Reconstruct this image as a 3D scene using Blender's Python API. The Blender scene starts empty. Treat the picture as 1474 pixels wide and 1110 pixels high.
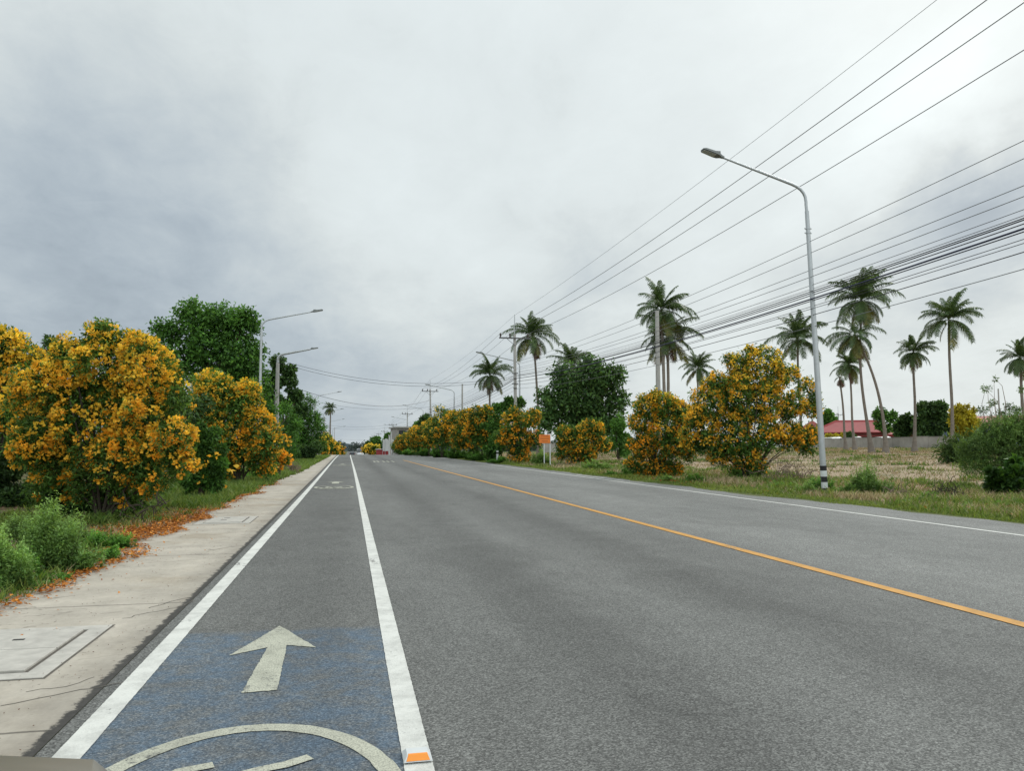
import bpy, math, random
import numpy as np
from mathutils import Vector
S = bpy.context.scene
COL = S.collection
RNG = np.random.default_rng(7)
random.seed(7)
V = lambda *a: np.array(a, float)

# ------------------------------------------------------------------ camera
F, CX, CY = 1100.0, 737.0, 555.0
EYE = 1.3
yaw, pitch = math.atan(.2127 / 1.0031), math.atan(87 / 1100.)
FW = V(math.sin(yaw) * math.cos(pitch), math.cos(yaw) * math.cos(pitch), math.sin(pitch))
RT = V(math.cos(yaw), -math.sin(yaw), 0)
UP = np.cross(RT, FW)
C0 = V(0, 0, EYE)
def ray(px, py): return FW + (px - CX) / F * RT + (CY - py) / F * UP
def pt(px, py, d): return C0 + d * ray(px, py)

cam = bpy.data.cameras.new("camera"); co = bpy.data.objects.new("camera", cam); COL.objects.link(co)
cam.sensor_width = 36; cam.lens = F / 1474 * 36; cam.clip_end = 5000; cam.clip_start = .05
co.location = C0; co.rotation_euler = (math.pi / 2 + pitch, 0, -yaw)
S.camera = co

# ------------------------------------------------------------------ terrain height
def sm(t): t = np.clip(t, 0, 1); return t * t * (3 - 2 * t)
def road_z(y):
    y = np.asarray(y, float)
    return -0.016 * np.clip(y - 108, 0, 200) * sm((y - 100) / 40.)
def hz(x, y):
    x = np.asarray(x, float); y = np.asarray(y, float)
    z = road_z(y) + np.clip(x - 16, 0, 86) * .016 * (1 - sm((y - 130) / 120.))
    r = np.clip((x - 11.6) / 2, 0, 1) + np.clip((-x - 3.0) / 2, 0, 1)
    z = z + r * (.05 * np.sin(x * 1.3 + 1.7 * np.sin(y * .31)) * np.sin(y * .83) + .03 * np.sin(x * .37 + y * .61) - .02)
    z = z - .06 * sm((x - 11.0) / .8) * (1 - sm((x - 14) / 3.)) 
    return z
def H(x, y): return float(hz(x, y))
def gnd(px, py):
    r = ray(px, py); t = 0.5
    for i in range(4000):
        p = C0 + r * t
        if p[2] <= H(p[0], p[1]): break
        t *= 1.003
    return p
def xat(px, d):
    """ground point seen in column px at depth d along the view axis"""
    p = pt(px, 642, d); return V(p[0], p[1], H(p[0], p[1]))

# ------------------------------------------------------------------ object helpers
def tag(o, label=None, cat=None, group=None, kind=None):
    if label: o['label'] = label
    if cat: o['category'] = cat
    if group: o['group'] = group
    if kind: o['kind'] = kind
    return o
def empty(name, loc, rz=0.):
    o = bpy.data.objects.new(name, None); COL.objects.link(o); o.location = Vector(loc); o.rotation_euler = (0, 0, rz)
    o.empty_display_size = .3
    return o
def thing(name, loc, label, cat, group=None, rz=0.):
    return tag(empty(name, loc, rz), label, cat, group)
def npmesh(name, v, f, mat, parent=None, col=None, smooth=False, origin=None):
    """v (n,3) world or local verts; f (m,k) faces, k fixed"""
    v = np.asarray(v, np.float32); f = np.asarray(f, np.int32)
    if parent is not None and origin is None: origin = np.array(parent.location)
    if origin is not None: v = v - np.asarray(origin, np.float32)
    me = bpy.data.meshes.new(name)
    n, (m, k) = len(v), f.shape
    me.vertices.add(n); me.vertices.foreach_set('co', v.ravel())
    me.loops.add(m * k); me.loops.foreach_set('vertex_index', f.ravel())
    me.polygons.add(m); me.polygons.foreach_set('loop_start', np.arange(0, m * k, k, dtype=np.int32))
    me.polygons.foreach_set('loop_total', np.full(m, k, np.int32))
    me.update(calc_edges=True)
    if smooth: me.polygons.foreach_set('use_smooth', np.ones(m, bool))
    if col is not None:
        a = me.color_attributes.new('Col', 'FLOAT_COLOR', 'POINT')
        c = np.ones((n, 4), np.float32); c[:, :col.shape[1]] = col
        a.data.foreach_set('color', c.ravel())
    me.materials.append(mat)
    o = bpy.data.objects.new(name, me); COL.objects.link(o)
    if parent is not None: o.parent = parent
    elif origin is not None: o.location = Vector(origin)
    return o
class MB:
    def __init__(s): s.v = []; s.f = []
    def add(s, v, f):
        b = len(s.v); s.v += [tuple(map(float, q)) for q in v]; s.f += [tuple(i + b for i in q) for q in f]; return s
    def box(s, c, sz, rz=0.):
        x, y, z = [q / 2. for q in sz]; ca, sa = math.cos(rz), math.sin(rz)
        vs = [(c[0] + a * x * ca - b * y * sa, c[1] + a * x * sa + b * y * ca, c[2] + d * z) for d in (-1, 1) for a, b in ((-1, -1), (1, -1), (1, 1), (-1, 1))]
        return s.add(vs, [(3, 2, 1, 0), (4, 5, 6, 7), (0, 1, 5, 4), (1, 2, 6, 5), (2, 3, 7, 6), (3, 0, 4, 7)])
    def tube(s, pts, rad, n=8, cap=True):
        pts = [np.array(p, float) for p in pts]
        if not hasattr(rad, '__len__'): rad = [rad] * len(pts)
        vs = []; fs = []
        ref = None
        for i, p in enumerate(pts):
            t = pts[min(i + 1, len(pts) - 1)] - pts[max(i - 1, 0)]; t /= (np.linalg.norm(t) + 1e-9)
            if ref is None: ref = V(1, 0, 0) if abs(t[0]) < .8 else V(0, 1, 0)
            a = np.cross(t, ref); a /= np.linalg.norm(a) + 1e-9; b = np.cross(t, a); ref = -b if False else ref
            for k in range(n):
                an = 2 * math.pi * k / n
                vs.append(p + rad[i] * (math.cos(an) * a + math.sin(an) * b))
        for i in range(len(pts) - 1):
            for k in range(n):
                fs.append((i * n + k, i * n + (k + 1) % n, (i + 1) * n + (k + 1) % n, (i + 1) * n + k))
        if cap: fs += [tuple(range(n))[::-1], tuple((len(pts) - 1) * n + k for k in range(n))]
        return s.add(vs, fs)
    def build(s, name, mat, parent=None, smooth=False, bevel=0):
        off = np.array(parent.location) if parent is not None else np.zeros(3)
        me = bpy.data.meshes.new(name)
        me.from_pydata([tuple(np.array(v) - off) for v in s.v], [], s.f); me.materials.append(mat)
        if smooth:
            for p in me.polygons: p.use_smooth = True
        me.update()
        o = bpy.data.objects.new(name, me); COL.objects.link(o)
        if parent is not None: o.parent = parent
        if bevel:
            m = o.modifiers.new('bevel', 'BEVEL'); m.width = bevel; m.segments = 2; m.limit_method = 'ANGLE'
        if smooth and hasattr(me, 'set_sharp_from_angle'): me.set_sharp_from_angle(angle=math.radians(40))
        return o
def subpart(name, mb, mat, part, base, **k):
    """mesh under a part whose thing is at `base` (part meshes sit at the thing's origin)"""
    o = mb.build(name, mat, None, **k)
    me = o.data; off = np.array(base.location)
    for v in me.vertices: v.co = Vector(np.array(v.co) - off)
    o.parent = part; return o

# ------------------------------------------------------------------ material helpers
def newmat(name):
    m = bpy.data.materials.new(name); m.use_nodes = True; nt = m.node_tree; nt.nodes.clear()
    out = nt.nodes.new('ShaderNodeOutputMaterial'); return m, nt, out
class N:
    def __init__(s, nt): s.nt = nt
    def n(s, t, **k):
        x = s.nt.nodes.new(t)
        for a, b in k.items(): setattr(x, a, b)
        return x
    def put(s, sock, v):
        if isinstance(v, bpy.types.NodeSocket): s.nt.links.new(v, sock)
        elif v is not None:
            try: sock.default_value = v
            except Exception: sock.default_value = tuple(v) + (1,)
    def m(s, op, a, b=None, c=None, clamp=False):
        x = s.n('ShaderNodeMath', operation=op); x.use_clamp = clamp
        s.put(x.inputs[0], a); s.put(x.inputs[1], b) if b is not None else None
        if c is not None: s.put(x.inputs[2], c)
        return x.outputs[0]
    def vm(s, op, a, b=None, out=0):
        x = s.n('ShaderNodeVectorMath', operation=op); s.put(x.inputs[0], a)
        if b is not None: s.put(x.inputs[1], b) if op != 'SCALE' else s.put(x.inputs[3], b)
        return x.outputs[1] if op in ('DOT_PRODUCT', 'LENGTH') else x.outputs[0]
    def mix(s, f, a, b, mode='MIX'):
        x = s.n('ShaderNodeMix', data_type='RGBA', blend_type=mode)
        s.put(x.inputs[0], f); s.put(x.inputs[6], a if not isinstance(a, (tuple, list)) else tuple(a)[:3] + (1,))
        s.put(x.inputs[7], b if not isinstance(b, (tuple, list)) else tuple(b)[:3] + (1,))
        return x.outputs[2]
    def noise(s, vec, scale, det=4, rough=.55, dist=0., out=0):
        x = s.n('ShaderNodeTexNoise'); s.put(x.inputs['Vector'], vec)
        x.inputs['Scale'].default_value = scale; x.inputs['Detail'].default_value = det
        x.inputs['Roughness'].default_value = rough; x.inputs['Distortion'].default_value = dist
        return x.outputs[out]
    def ramp(s, f, lo, hi):
        x = s.n('ShaderNodeMapRange'); x.clamp = True; x.interpolation_type = 'SMOOTHSTEP'
        s.put(x.inputs[0], f); s.put(x.inputs[1], lo); s.put(x.inputs[2], hi); return x.outputs[0]
    def scale(s, vec, v):
        return s.vm('MULTIPLY', vec, v)
    def princ(s, col, rough=.8, bump=None, bstr=.3, bdist=.01, metal=0., spec=.5):
        p = s.n('ShaderNodeBsdfPrincipled'); s.put(p.inputs['Base Color'], col if not isinstance(col, (tuple, list)) else tuple(col)[:3] + (1,))
        s.put(p.inputs['Roughness'], rough); p.inputs['Metallic'].default_value = metal
        p.inputs['Specular IOR Level'].default_value = spec
        if bump is not None:
            b = s.n('ShaderNodeBump'); b.inputs['Strength'].default_value = bstr; b.inputs['Distance'].default_value = bdist
            s.put(b.inputs['Height'], bump); s.nt.links.new(b.outputs[0], p.inputs['Normal'])
        return p.outputs[0]
def plain(name, col, rough=.7, metal=0., var=.15, scale=3., spec=.4, bump=0):
    m, nt, out = newmat(name); g = N(nt); tc = g.n('ShaderNodeTexCoord').outputs['Object']
    nz = g.noise(g.scale(tc, (1, 1, 5)) if name == 'palm_trunk' else tc, scale, 5, .6)
    f = g.m('MULTIPLY_ADD', nz, 2 * var, 1 - var)
    c = g.vm('SCALE', tuple(col)[:3], f)
    nt.links.new(g.princ(c, rough, nz if bump else None, bump, .01, metal, spec), out.inputs[0]); return m
def leafmat(name, c1, c2, trans=.3, rough=.55, spec=.25):
    """Col.r blends c1->c2, Col.g brightness"""
    m, nt, out = newmat(name); g = N(nt)
    at = g.n('ShaderNodeAttribute', attribute_name='Col'); sp = g.n('ShaderNodeSeparateColor'); nt.links.new(at.outputs['Color'], sp.inputs[0])
    c = g.mix(sp.outputs[0], c1, c2); c = g.vm('SCALE', c, sp.outputs[1])
    p = g.princ(c, rough, spec=spec)
    t = g.n('ShaderNodeBsdfTranslucent'); g.put(t.inputs[0], g.vm('MULTIPLY', c, (1.25, 1.2, .6)))
    mx = g.n('ShaderNodeMixShader'); mx.inputs[0].default_value = trans
    nt.links.new(p, mx.inputs[1]); nt.links.new(t.outputs[0], mx.inputs[2]); nt.links.new(mx.outputs[0], out.inputs[0]); return m

def asphalt(name, kind='asphalt'):
    m, nt, out = newmat(name); g = N(nt); P = g.n('ShaderNodeTexCoord').outputs['Object']
    sp = g.n('ShaderNodeSeparateXYZ'); nt.links.new(P, sp.inputs[0]); X, Y = sp.outputs[0], sp.outputs[1]
    vo = g.n('ShaderNodeTexVoronoi'); g.put(vo.inputs['Vector'], P); vo.inputs['Scale'].default_value = 125
    vc = g.n('ShaderNodeSeparateColor'); nt.links.new(vo.outputs['Color'], vc.inputs[0])
    grain = g.m('POWER', vc.outputs[0], 1.6)
    pit = g.ramp(g.noise(P, 120, 2, .5), .48, .60)
    fine = g.noise(P, 62, 3, .7)
    mid = g.noise(P, 1.6, 5, .65)
    big = g.noise(g.scale(P, (1, .12, 1)), .55, 4, .6); patchn = g.ramp(g.noise(g.scale(P, (.5, .2, 1)), .6, 2, .4), .545, .555)
    cl = g.noise(g.scale(P, (1, .35, 1)), 4.5, 4, .7)
    v = g.m('MULTIPLY_ADD', grain, .145, .082)
    v = g.m('ADD', v, g.m('MULTIPLY_ADD', g.noise(P, 160, 2, .6), .10, -.05))
    v = g.m('MULTIPLY', v, g.m('MULTIPLY_ADD', pit, -.42, 1.1))
    v = g.m('MULTIPLY', v, g.m('MULTIPLY_ADD', fine, .5, .75))
    v = g.m('MULTIPLY', v, g.m('MULTIPLY_ADD', mid, .45, .77))
    v = g.m('MULTIPLY', v, g.m('MULTIPLY_ADD', big, .9, .55))
    v = g.m('MULTIPLY', v, g.m('MULTIPLY_ADD', cl, .3, .85))
    # wheel tracks polished darker in the driving lane; oncoming lane paler, glancing light partly put into the colour
    def band(c, w): return g.m('POWER', 2.718, g.m('MULTIPLY', g.m('POWER', g.m('DIVIDE', g.m('SUBTRACT', g.m('ADD', X, g.m('MULTIPLY_ADD', mid, .3, -.15)), c), w), 2), -1))
    tr = g.m('ADD', band(1.55, .38), band(3.25, .4))
    v = g.m('MULTIPLY', v, g.m('MULTIPLY_ADD', tr, -.25, 1.06))
    v = g.m('MULTIPLY', v, g.m('MULTIPLY_ADD', g.ramp(X, 4.6, 5.4), .24, .97))
    v = g.m('MULTIPLY', v, g.m('MULTIPLY_ADD', g.ramp(X, .3, -.1), -.13, 1.0))
    col = g.vm('SCALE', (1.0, 1.01, .955), v)
    col = g.vm('SCALE', col, g.m('MULTIPLY_ADD', patchn, -.09, 1))
    # oil / rubber stains and a few tar cracks across
    st = g.ramp(g.noise(g.scale(P, (1, .4, 1)), .9, 5, .7), .66, .78)
    col = g.vm('SCALE', col, g.m('MULTIPLY_ADD', st, -.25, 1))
    wv = g.noise(g.scale(P, (.35, .13, 1)), 1., 4, .6, .4)
    crk = g.ramp(g.m('ABSOLUTE', g.m('SUBTRACT', wv, .5)), .0, .0022)
    col = g.vm('SCALE', col, g.m('MULTIPLY_ADD', crk, .16, .84))
    rough = .86
    hgt = g.m('ADD', g.m('MULTIPLY', vo.outputs['Distance'], -.6), fine)
    if kind == 'blue':
        wear = g.ramp(g.m('ADD', g.noise(P, 5, 6, .75), g.m('MULTIPLY', grain, .12)), .38, .72)
        edge = g.ramp(g.m('ADD', Y, g.m('MULTIPLY_ADD', mid, .5, -.25)), 5.75, 5.55)
        b = g.vm('MULTIPLY', g.vm('SCALE', (.72, 1.06, 1.45), 1.), g.vm('SCALE', (1, 1, 1), g.m('MULTIPLY_ADD', v, .80, .022)))
        col = g.mix(g.m('MULTIPLY', g.m('MULTIPLY_ADD', wear, -.80, .95), edge), col, b)
    if kind in ('white', 'yellow', 'arrow'):
        pc = {'white': (.62, .62, .58), 'yellow': (.54, .27, .05), 'arrow': (.47, .47, .38)}[kind]
        th = {'white': (.62, .78), 'yellow': (.66, .80), 'arrow': (.52, .70)}[kind]
        wear = g.ramp(g.m('ADD', g.noise(P, 30, 5, .8), g.m('MULTIPLY', g.m('SUBTRACT', mid, .5), .5)), *th)
        fr = g.n('ShaderNodeMath', operation='FRACT'); g.put(fr.inputs[0], g.m('DIVIDE', g.m('ADD', Y, g.m('MULTIPLY', mid, 2.2)), 6.7)); 
        joint = g.ramp(g.m('ABSOLUTE', g.m('SUBTRACT', fr.outputs[0], .5)), .0035, .002)
        pcol = g.vm('SCALE', pc, g.m('MULTIPLY_ADD', g.ramp(g.noise(P, 4, 6, .75), .25, .62), .34, .68))
        pcol = g.vm('SCALE', pcol, g.m('MULTIPLY_ADD', fine, .3, .85))
        k = g.m('MAXIMUM', wear, joint if kind != 'arrow' else 0.)
        if kind == 'arrow': k = g.m('MAXIMUM', k, g.m('MULTIPLY', pit, .42))
        col = g.mix(k, pcol, col); rough = .7
    nt.links.new(g.princ(col, rough, hgt, .5, .006, spec=.3), out.inputs[0]); return m

def concretemat():
    m, nt, out = newmat('pavement_concrete'); g = N(nt); P = g.n('ShaderNodeTexCoord').outputs['Object']
    sp = g.n('ShaderNodeSeparateXYZ'); nt.links.new(P, sp.inputs[0]); X, Y = sp.outputs[0], sp.outputs[1]
    a = g.noise(P, 2.2, 6, .65); b = g.noise(P, 30, 4, .7); c = g.noise(P, .7, 4, .6); sc = g.noise(g.scale(P, (3, 1, 1)), 8, 5, .75)
    v = g.m('MULTIPLY_ADD', a, .34, .22); v = g.m('MULTIPLY', v, g.m('MULTIPLY_ADD', b, .36, .82)); v = g.m('MULTIPLY', v, g.m('MULTIPLY_ADD', sc, .24, .88))
    col = g.vm('MULTIPLY', (1.03, .935, .79), g.vm('SCALE', (1, 1, 1), v))
    col = g.mix(g.ramp(c, .48, .72), col, g.vm('MULTIPLY', col, (.80, .76, .70)))
    # dark specks and stains
    spk = g.ramp(g.noise(P, 17, 2, .5), .70, .76); col = g.vm('SCALE', col, g.m('MULTIPLY_ADD', spk, -.45, 1))
    # expansion joints
    fr = g.n('ShaderNodeMath', operation='FRACT'); g.put(fr.inputs[0], g.m('DIVIDE', g.m('ADD', g.m('ADD', Y, g.m('MULTIPLY', a, .05)), -2.5), 2.9))
    j = g.ramp(g.m('ABSOLUTE', g.m('SUBTRACT', fr.outputs[0], .5)), .0055, .002); col = g.vm('SCALE', col, g.m('MULTIPLY_ADD', j, -.6, 1))
    wv = g.noise(g.scale(P, (.6, .9, 1)), .8, 5, .62, .6)
    crk = g.ramp(g.m('ABSOLUTE', g.m('SUBTRACT', wv, .47)), .0, .003); col = g.vm('SCALE', col, g.m('MULTIPLY_ADD', crk, .5, .5))
    # crumbling bituminous seam along the asphalt
    e = g.m('ADD', g.m('ADD', X, g.m('MULTIPLY', g.ramp(Y, 0., 105.), .34)), g.m('MULTIPLY_ADD', g.noise(P, 9, 6, .8), .16, -.08)); seam = g.ramp(e, -1.325, -1.295)
    col = g.mix(seam, col, g.vm('SCALE', (.06, .057, .052), g.m('MULTIPLY_ADD', b, 1.4, .4)))
    soft = g.ramp(e, -1.60, -1.33); col = g.vm('SCALE', col, g.m('MULTIPLY_ADD', soft, -.2, 1))
    # soil creeping in from the verge
    s2 = g.ramp(g.m('ADD', X, g.m('MULTIPLY_ADD', g.noise(P, 2.5, 5, .7), .9, -.45)), -2.55, -2.9)
    col = g.mix(s2, col, g.vm('SCALE', (.17, .12, .075), g.m('MULTIPLY_ADD', b, .8, .6)))
    nt.links.new(g.princ(col, .9, g.m('ADD', b, a), .35, .006, spec=.25), out.inputs[0]); return m

def groundmat():
    m, nt, out = newmat('ground_soil'); g = N(nt); P = g.n('ShaderNodeTexCoord').outputs['Object']
    sp = g.n('ShaderNodeSeparateXYZ'); nt.links.new(P, sp.inputs[0]); X, Y = sp.outputs[0], sp.outputs[1]
    a = g.noise(P, .35, 6, .65); b = g.noise(P, 5, 6, .75); c = g.noise(P, 1.1, 5, .7)
    dry = g.mix(b, (.22, .16, .105), (.44, .35, .24)); pale = g.mix(b, (.25, .185, .13), (.40, .32, .235))
    col = g.mix(g.ramp(c, .42, .62), dry, pale)
    gr = g.mix(b, (.035, .055, .018), (.11, .14, .04))
    field = g.m('MULTIPLY', g.ramp(X, 13.5, 17.), g.m('SUBTRACT', 1, g.ramp(Y, 100., 135.)))
    k = g.m('MAXIMUM', g.m('SUBTRACT', 1, field), g.m('MULTIPLY', g.ramp(a, .52, .66), .65))
    col = g.mix(g.m('MULTIPLY', k, .9), col, gr)
    # brown leaf litter in the left verge
    lit = g.m('MULTIPLY', g.ramp(X, -2.2, -3.2), g.ramp(c, .35, .6)); col = g.mix(g.m('MULTIPLY', lit, .75), col, g.mix(b, (.03, .022, .015), (.12, .075, .04)))
    nt.links.new(g.princ(col, .95, g.m('ADD', b, c), .6, .05, spec=.1), out.inputs[0]); return m

M = dict(
    road=asphalt('asphalt'), blue=asphalt('blue_lane_paint', 'blue'), white=asphalt('white_road_paint', 'white'),
    yellow=asphalt('yellow_road_paint', 'yellow'), arrow=asphalt('worn_marking_paint', 'arrow'),
    concrete=concretemat(), ground=groundmat(),
    slab=plain('cover_slab', (.42, .40, .36), .85, var=.42, scale=9, bump=.3), joint=plain('slab_joint', (.10, .09, .075), .9, var=.4, scale=14), slot=plain('slot_dark', (.03, .03, .03), .9),
    galv=plain('galvanised_steel', (.42, .44, .45), .42, .55, var=.18, scale=5), galv2=plain('lamp_head_casing', (.16, .17, .165), .5, .3), lens=plain('lamp_lens', (.40, .42, .40), .2, spec=.6),
    conc=plain('pole_concrete', (.36, .35, .33), .85, var=.25, scale=2.5, bump=.3), iron=plain('crossarm_steel', (.10, .10, .10), .6, .3), porc=plain('insulator', (.035, .02, .015), .3, spec=.6),
    band=plain('black_band', (.015, .015, .016), .6), wband=plain('white_band', (.58, .60, .60), .55, var=.2, scale=8), cable=plain('cable_black', (.025, .025, .03), .6), cable2=plain('cable_aluminium', (.16, .165, .17), .55), cable3=plain('cable_blue_black', (.018, .022, .06), .5),
    bark=plain('bark', (.115, .085, .06), .95, var=.4, scale=8, bump=.5), twig=plain('dry_twig', (.20, .15, .11), .95, var=.35, scale=6), darkstem=plain('dark_stem', (.05, .04, .028), .95),  # stem colour is a darker brown than the bark
    trunk=plain('palm_trunk', (.19, .165, .14), .95, var=.6, scale=2.5, bump=.8), nut=plain('coconut', (.20, .17, .04), .6),
    leaf=leafmat('bush_leaf', (.045, .12, .02), (.17, .29, .05)), leafd=leafmat('dark_tree_leaf', (.034, .085, .026), (.11, .20, .05), .3),
    leafg=leafmat('fresh_tree_leaf', (.05, .15, .03), (.17, .36, .06), .35), leafl=leafmat('pale_weed_leaf', (.09, .19, .05), (.25, .38, .11), .35),
    flower=leafmat('yellow_flower', (.95, .42, .03), (1.0, .76, .09), .36, .6), petal=leafmat('fallen_petal', (.30, .095, .025), (.70, .28, .045), .1, .8),
    frond=leafmat('palm_frond', (.035, .07, .025), (.115, .17, .06), .3, .45), froy=leafmat('old_palm_frond', (.07, .10, .03), (.22, .20, .06), .25), frod=leafmat('dead_palm_frond', (.10, .055, .035), (.20, .12, .08), .1),
    grass=leafmat('grass_blade', (.065, .145, .025), (.24, .29, .07), .35), dry=leafmat('dry_grass_blade', (.27, .19, .11), (.55, .45, .29), .2), stub=leafmat('field_stubble', (.35, .265, .165), (.16, .24, .06), .2),
    gold=leafmat('golden_shower_leaf', (.40, .36, .03), (.60, .50, .05), .35), redl=leafmat('reddish_leaf', (.30, .07, .03), (.48, .18, .04), .3),
    wall=plain('stained_wall', (.32, .305, .28), .95, var=.55, scale=.6), roofr=plain('red_roof_tiles', (.28, .06, .06), .7, var=.22, scale=1.), roofb=plain('brown_red_roof', (.27, .085, .06), .7, var=.2, scale=1.), 
    cream=plain('house_wall', (.30, .12, .10), .85, var=.2), redw=plain('red_fascia', (.30, .03, .035), .6), bluew=plain('blue_wall', (.22, .30, .45), .8), whitew=plain('white_wall', (.46, .46, .45), .8), awn=plain('white_sheet', (.68, .68, .66), .6), dark=plain('dark_opening', (.02, .02, .022), .4),
    orange=plain('orange_sign', (.72, .20, .03), .6, var=.1), refl=plain('orange_reflector', (.85, .27, .015), .3, spec=.6), black=plain('black_rubber', (.02, .02, .02), .7), glass=plain('car_glass', (.02, .025, .03), .08, spec=.8),
    beige=plain('beige_car_paint', (.27, .25, .21), .3, .5, var=.04, spec=.6), carw=plain('white_car_paint', (.65, .66, .67), .3, var=.04, spec=.6), card=plain('dark_car_paint', (.035, .045, .055), .3, var=.04, spec=.6), headl=plain('headlamp', (.7, .7, .68), .15, spec=.8), redb=plain('red_banner', (.25, .03, .03), .6),
    hill=plain('far_woodland', (.075, .10, .11), 1, var=.35, scale=.03),  # distance haze put into the colour as a bluish cast
)

# ------------------------------------------------------------------ ground, road, pavement
YK = np.unique(np.concatenate([np.linspace(-12, 40, 105), np.linspace(40, 140, 81), np.linspace(140, 420, 57), np.geomspace(420, 3200, 30)]))
def grid(xs, ys, zf, name, mat):
    X, Y = np.meshgrid(xs, ys); Z = zf(X, Y)
    v = np.stack([X, Y, Z], -1).reshape(-1, 3); nx, ny = len(xs), len(ys)
    i = np.arange(ny - 1)[:, None] * nx + np.arange(nx - 1)[None]
    f = np.stack([i, i + 1, i + nx + 1, i + nx], -1).reshape(-1, 4)
    return npmesh(name, v, f, mat, smooth=True)
XK = np.unique(np.concatenate([-np.geomspace(16, 2500, 30), np.linspace(-16, -3, 40), [-2.9, -1.0, 4, 11.0, 11.2, 11.4, 11.6, 11.8], np.linspace(12, 60, 97), np.linspace(60, 110, 40), np.geomspace(112, 2500, 28)]))
tag(grid(XK, YK, lambda x, y: hz(x, y), 'ground', M['ground']), kind='structure')
def ribbon(name, xl, xr, y0, y1, dz, mat, rag=0.):
    ys = np.unique(np.concatenate([[y0], YK[(YK > y0) & (YK < y1)], [y1]] + ([np.arange(max(y0, 2.5), min(y1, 22), .022)] if rag else [])))
    L = np.array([xl(y) if callable(xl) else xl for y in ys]); R = np.array([xr(y) if callable(xr) else xr for y in ys])
    z = road_z(ys) + dz
    if rag: L = L + RNG.normal(size=len(ys)) * rag; R = R + RNG.normal(size=len(ys)) * rag
    v = np.empty((len(ys) * 2, 3)); v[0::2] = np.stack([L, ys, z], 1); v[1::2] = np.stack([R, ys, z], 1)
    i = np.arange(len(ys) - 1) * 2; f = np.stack([i, i + 1, i + 3, i + 2], 1)
    return tag(npmesh(name, v, f, mat), kind='structure')
edge = lambda y: 10.95 - .6 * float(sm((y - 11) / 8.)) + .12 * math.sin(y * .9) + .07 * math.sin(y * 2.3) + .05 * math.sin(y * 5.1)
LW = lambda y: -1.12 - .34 * float(sm(y / 105.))
ribbon('road', lambda y: LW(y) - .14, edge, -12, 900, .012, M['road'])
ribbon('pavement', lambda y: -3.0 + .1 * math.sin(y), lambda y: LW(y) - .14, -12, 130, .016, M['concrete'])

ribbon('bike_lane_paint', lambda y: LW(y) + .05, .235, -2, 5.8, .0140, M['blue'])
ribbon('left_edge_line', lambda y: LW(y) - .06, lambda y: LW(y) + .06, -12, 320, .0175, M['white'], .0008)
ribbon('lane_line', lambda y: .235 - .15 * float(sm((y - 20) / 90)), lambda y: .352 - .15 * float(sm((y - 20) / 90)), -12, 320, .0175, M['white'], .0008)
ribbon('centre_line', 4.70, 4.83, -12, 70, .0175, M['yellow'], .0008)
ribbon('right_edge_line', 9.42, 9.52, -12, 98, .0175, M['white'], .0008)
ribbon('second_edge_line', lambda y: 9.9, lambda y: 10.0, 27, 33, .0175, M['white'], .0008)
def flat(name, poly, z, mat):
    me = bpy.data.meshes.new(name); me.from_pydata([(x, y, z) for x, y in poly], [], [tuple(range(len(poly)))]); me.materials.append(mat); me.update()
    o = bpy.data.objects.new(name, me); COL.objects.link(o)
    if o.data.polygons[0].normal.z < 0: me.flip_normals()
    return o
G = lambda px, py: tuple(gnd(px, py)[:2])
arrow = [G(*q) for q in [(403, 905), (455, 937), (413, 933), (399, 999), (347, 1004), (385, 937), (330, 949)]]
def ragged(poly, step=.02, amp=.0018):
    out = []
    for i in range(len(poly)):
        a, b = np.array(poly[i]), np.array(poly[(i + 1) % len(poly)]); n = max(int(np.linalg.norm(b - a) / step), 1)
        for k in range(n): out.append(tuple(a + (b - a) * k / n + (RNG.normal(size=2) * amp if k else 0)))
    return out
tag(flat('lane_arrow', ragged(arrow), .0180, M['arrow']), kind='structure')
def strokes(paths, w, z, name, mat):
    """flat strokes (open polylines) on the road as one mesh"""
    mb = MB()
    for k, (path, closed) in enumerate(paths):
        P = [np.array(p, float) for p in path]; n = len(P); vs = []
        for i in range(n):
            a = P[(i - 1) % n] if (closed or i > 0) else P[i]; b = P[(i + 1) % n] if (closed or i < n - 1) else P[i]
            t = (b - a) / (np.linalg.norm(b - a) + 1e-9); q = V(-t[1], t[0]) * w / 2
            zz = z + .0002 * k
            q = q * (1 + RNG.normal() * .025)
            vs += [(P[i][0] + q[0], P[i][1] + q[1], zz), (P[i][0] - q[0], P[i][1] - q[1], zz)]
        fs = [(2 * i, 2 * i + 1, 2 * ((i + 1) % n) + 1, 2 * ((i + 1) % n)) for i in range(n if closed else n - 1)]
        mb.add(vs, fs)
    return mb.build(name, mat)
def arc(cx, cy, rx, ry, a0, a1, n=32): return [(cx + rx * math.cos(math.radians(a0 + (a1 - a0) * i / n)), cy + ry * math.sin(math.radians(a0 + (a1 - a0) * i / n))) for i in range(n + 1)]
def bike_glyph(cx, y0, sx=1., sy=1., z=0.): 
    q = lambda pts: [(cx + sx * a, y0 + sy * b) for a, b in pts]
    return [(q(arc(-.24, -.42, .17, .19, 0, 360)), False), (q(arc(.24, -.42, .17, .19, 0, 360)), False),
            (q([(-.24, -.42), (-.20, .02), (-.25, .22), (-.22, .27), (-.10, .31)]), False), (q([(-.19, .04), (.16, .06), (.0, -.42), (-.19, .02)]), False),
            (q([(.0, -.42), (.24, -.42), (.15, .08)]), False), (q([(-.02, .17), (.08, .22), (.17, .25), (.26, .31)]), False)]
ring = [(arc(-.40, 2.88, .61, .88, 0, 360, 130), False)]
tag(strokes(ring, .085, .0176, 'bike_symbol_ring', M['arrow']), kind='structure')
tag(strokes(bike_glyph(-.41, 3.06, 1.05, 1.0), .06, .0182, 'bike_symbol', M['arrow']), kind='structure')
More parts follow.
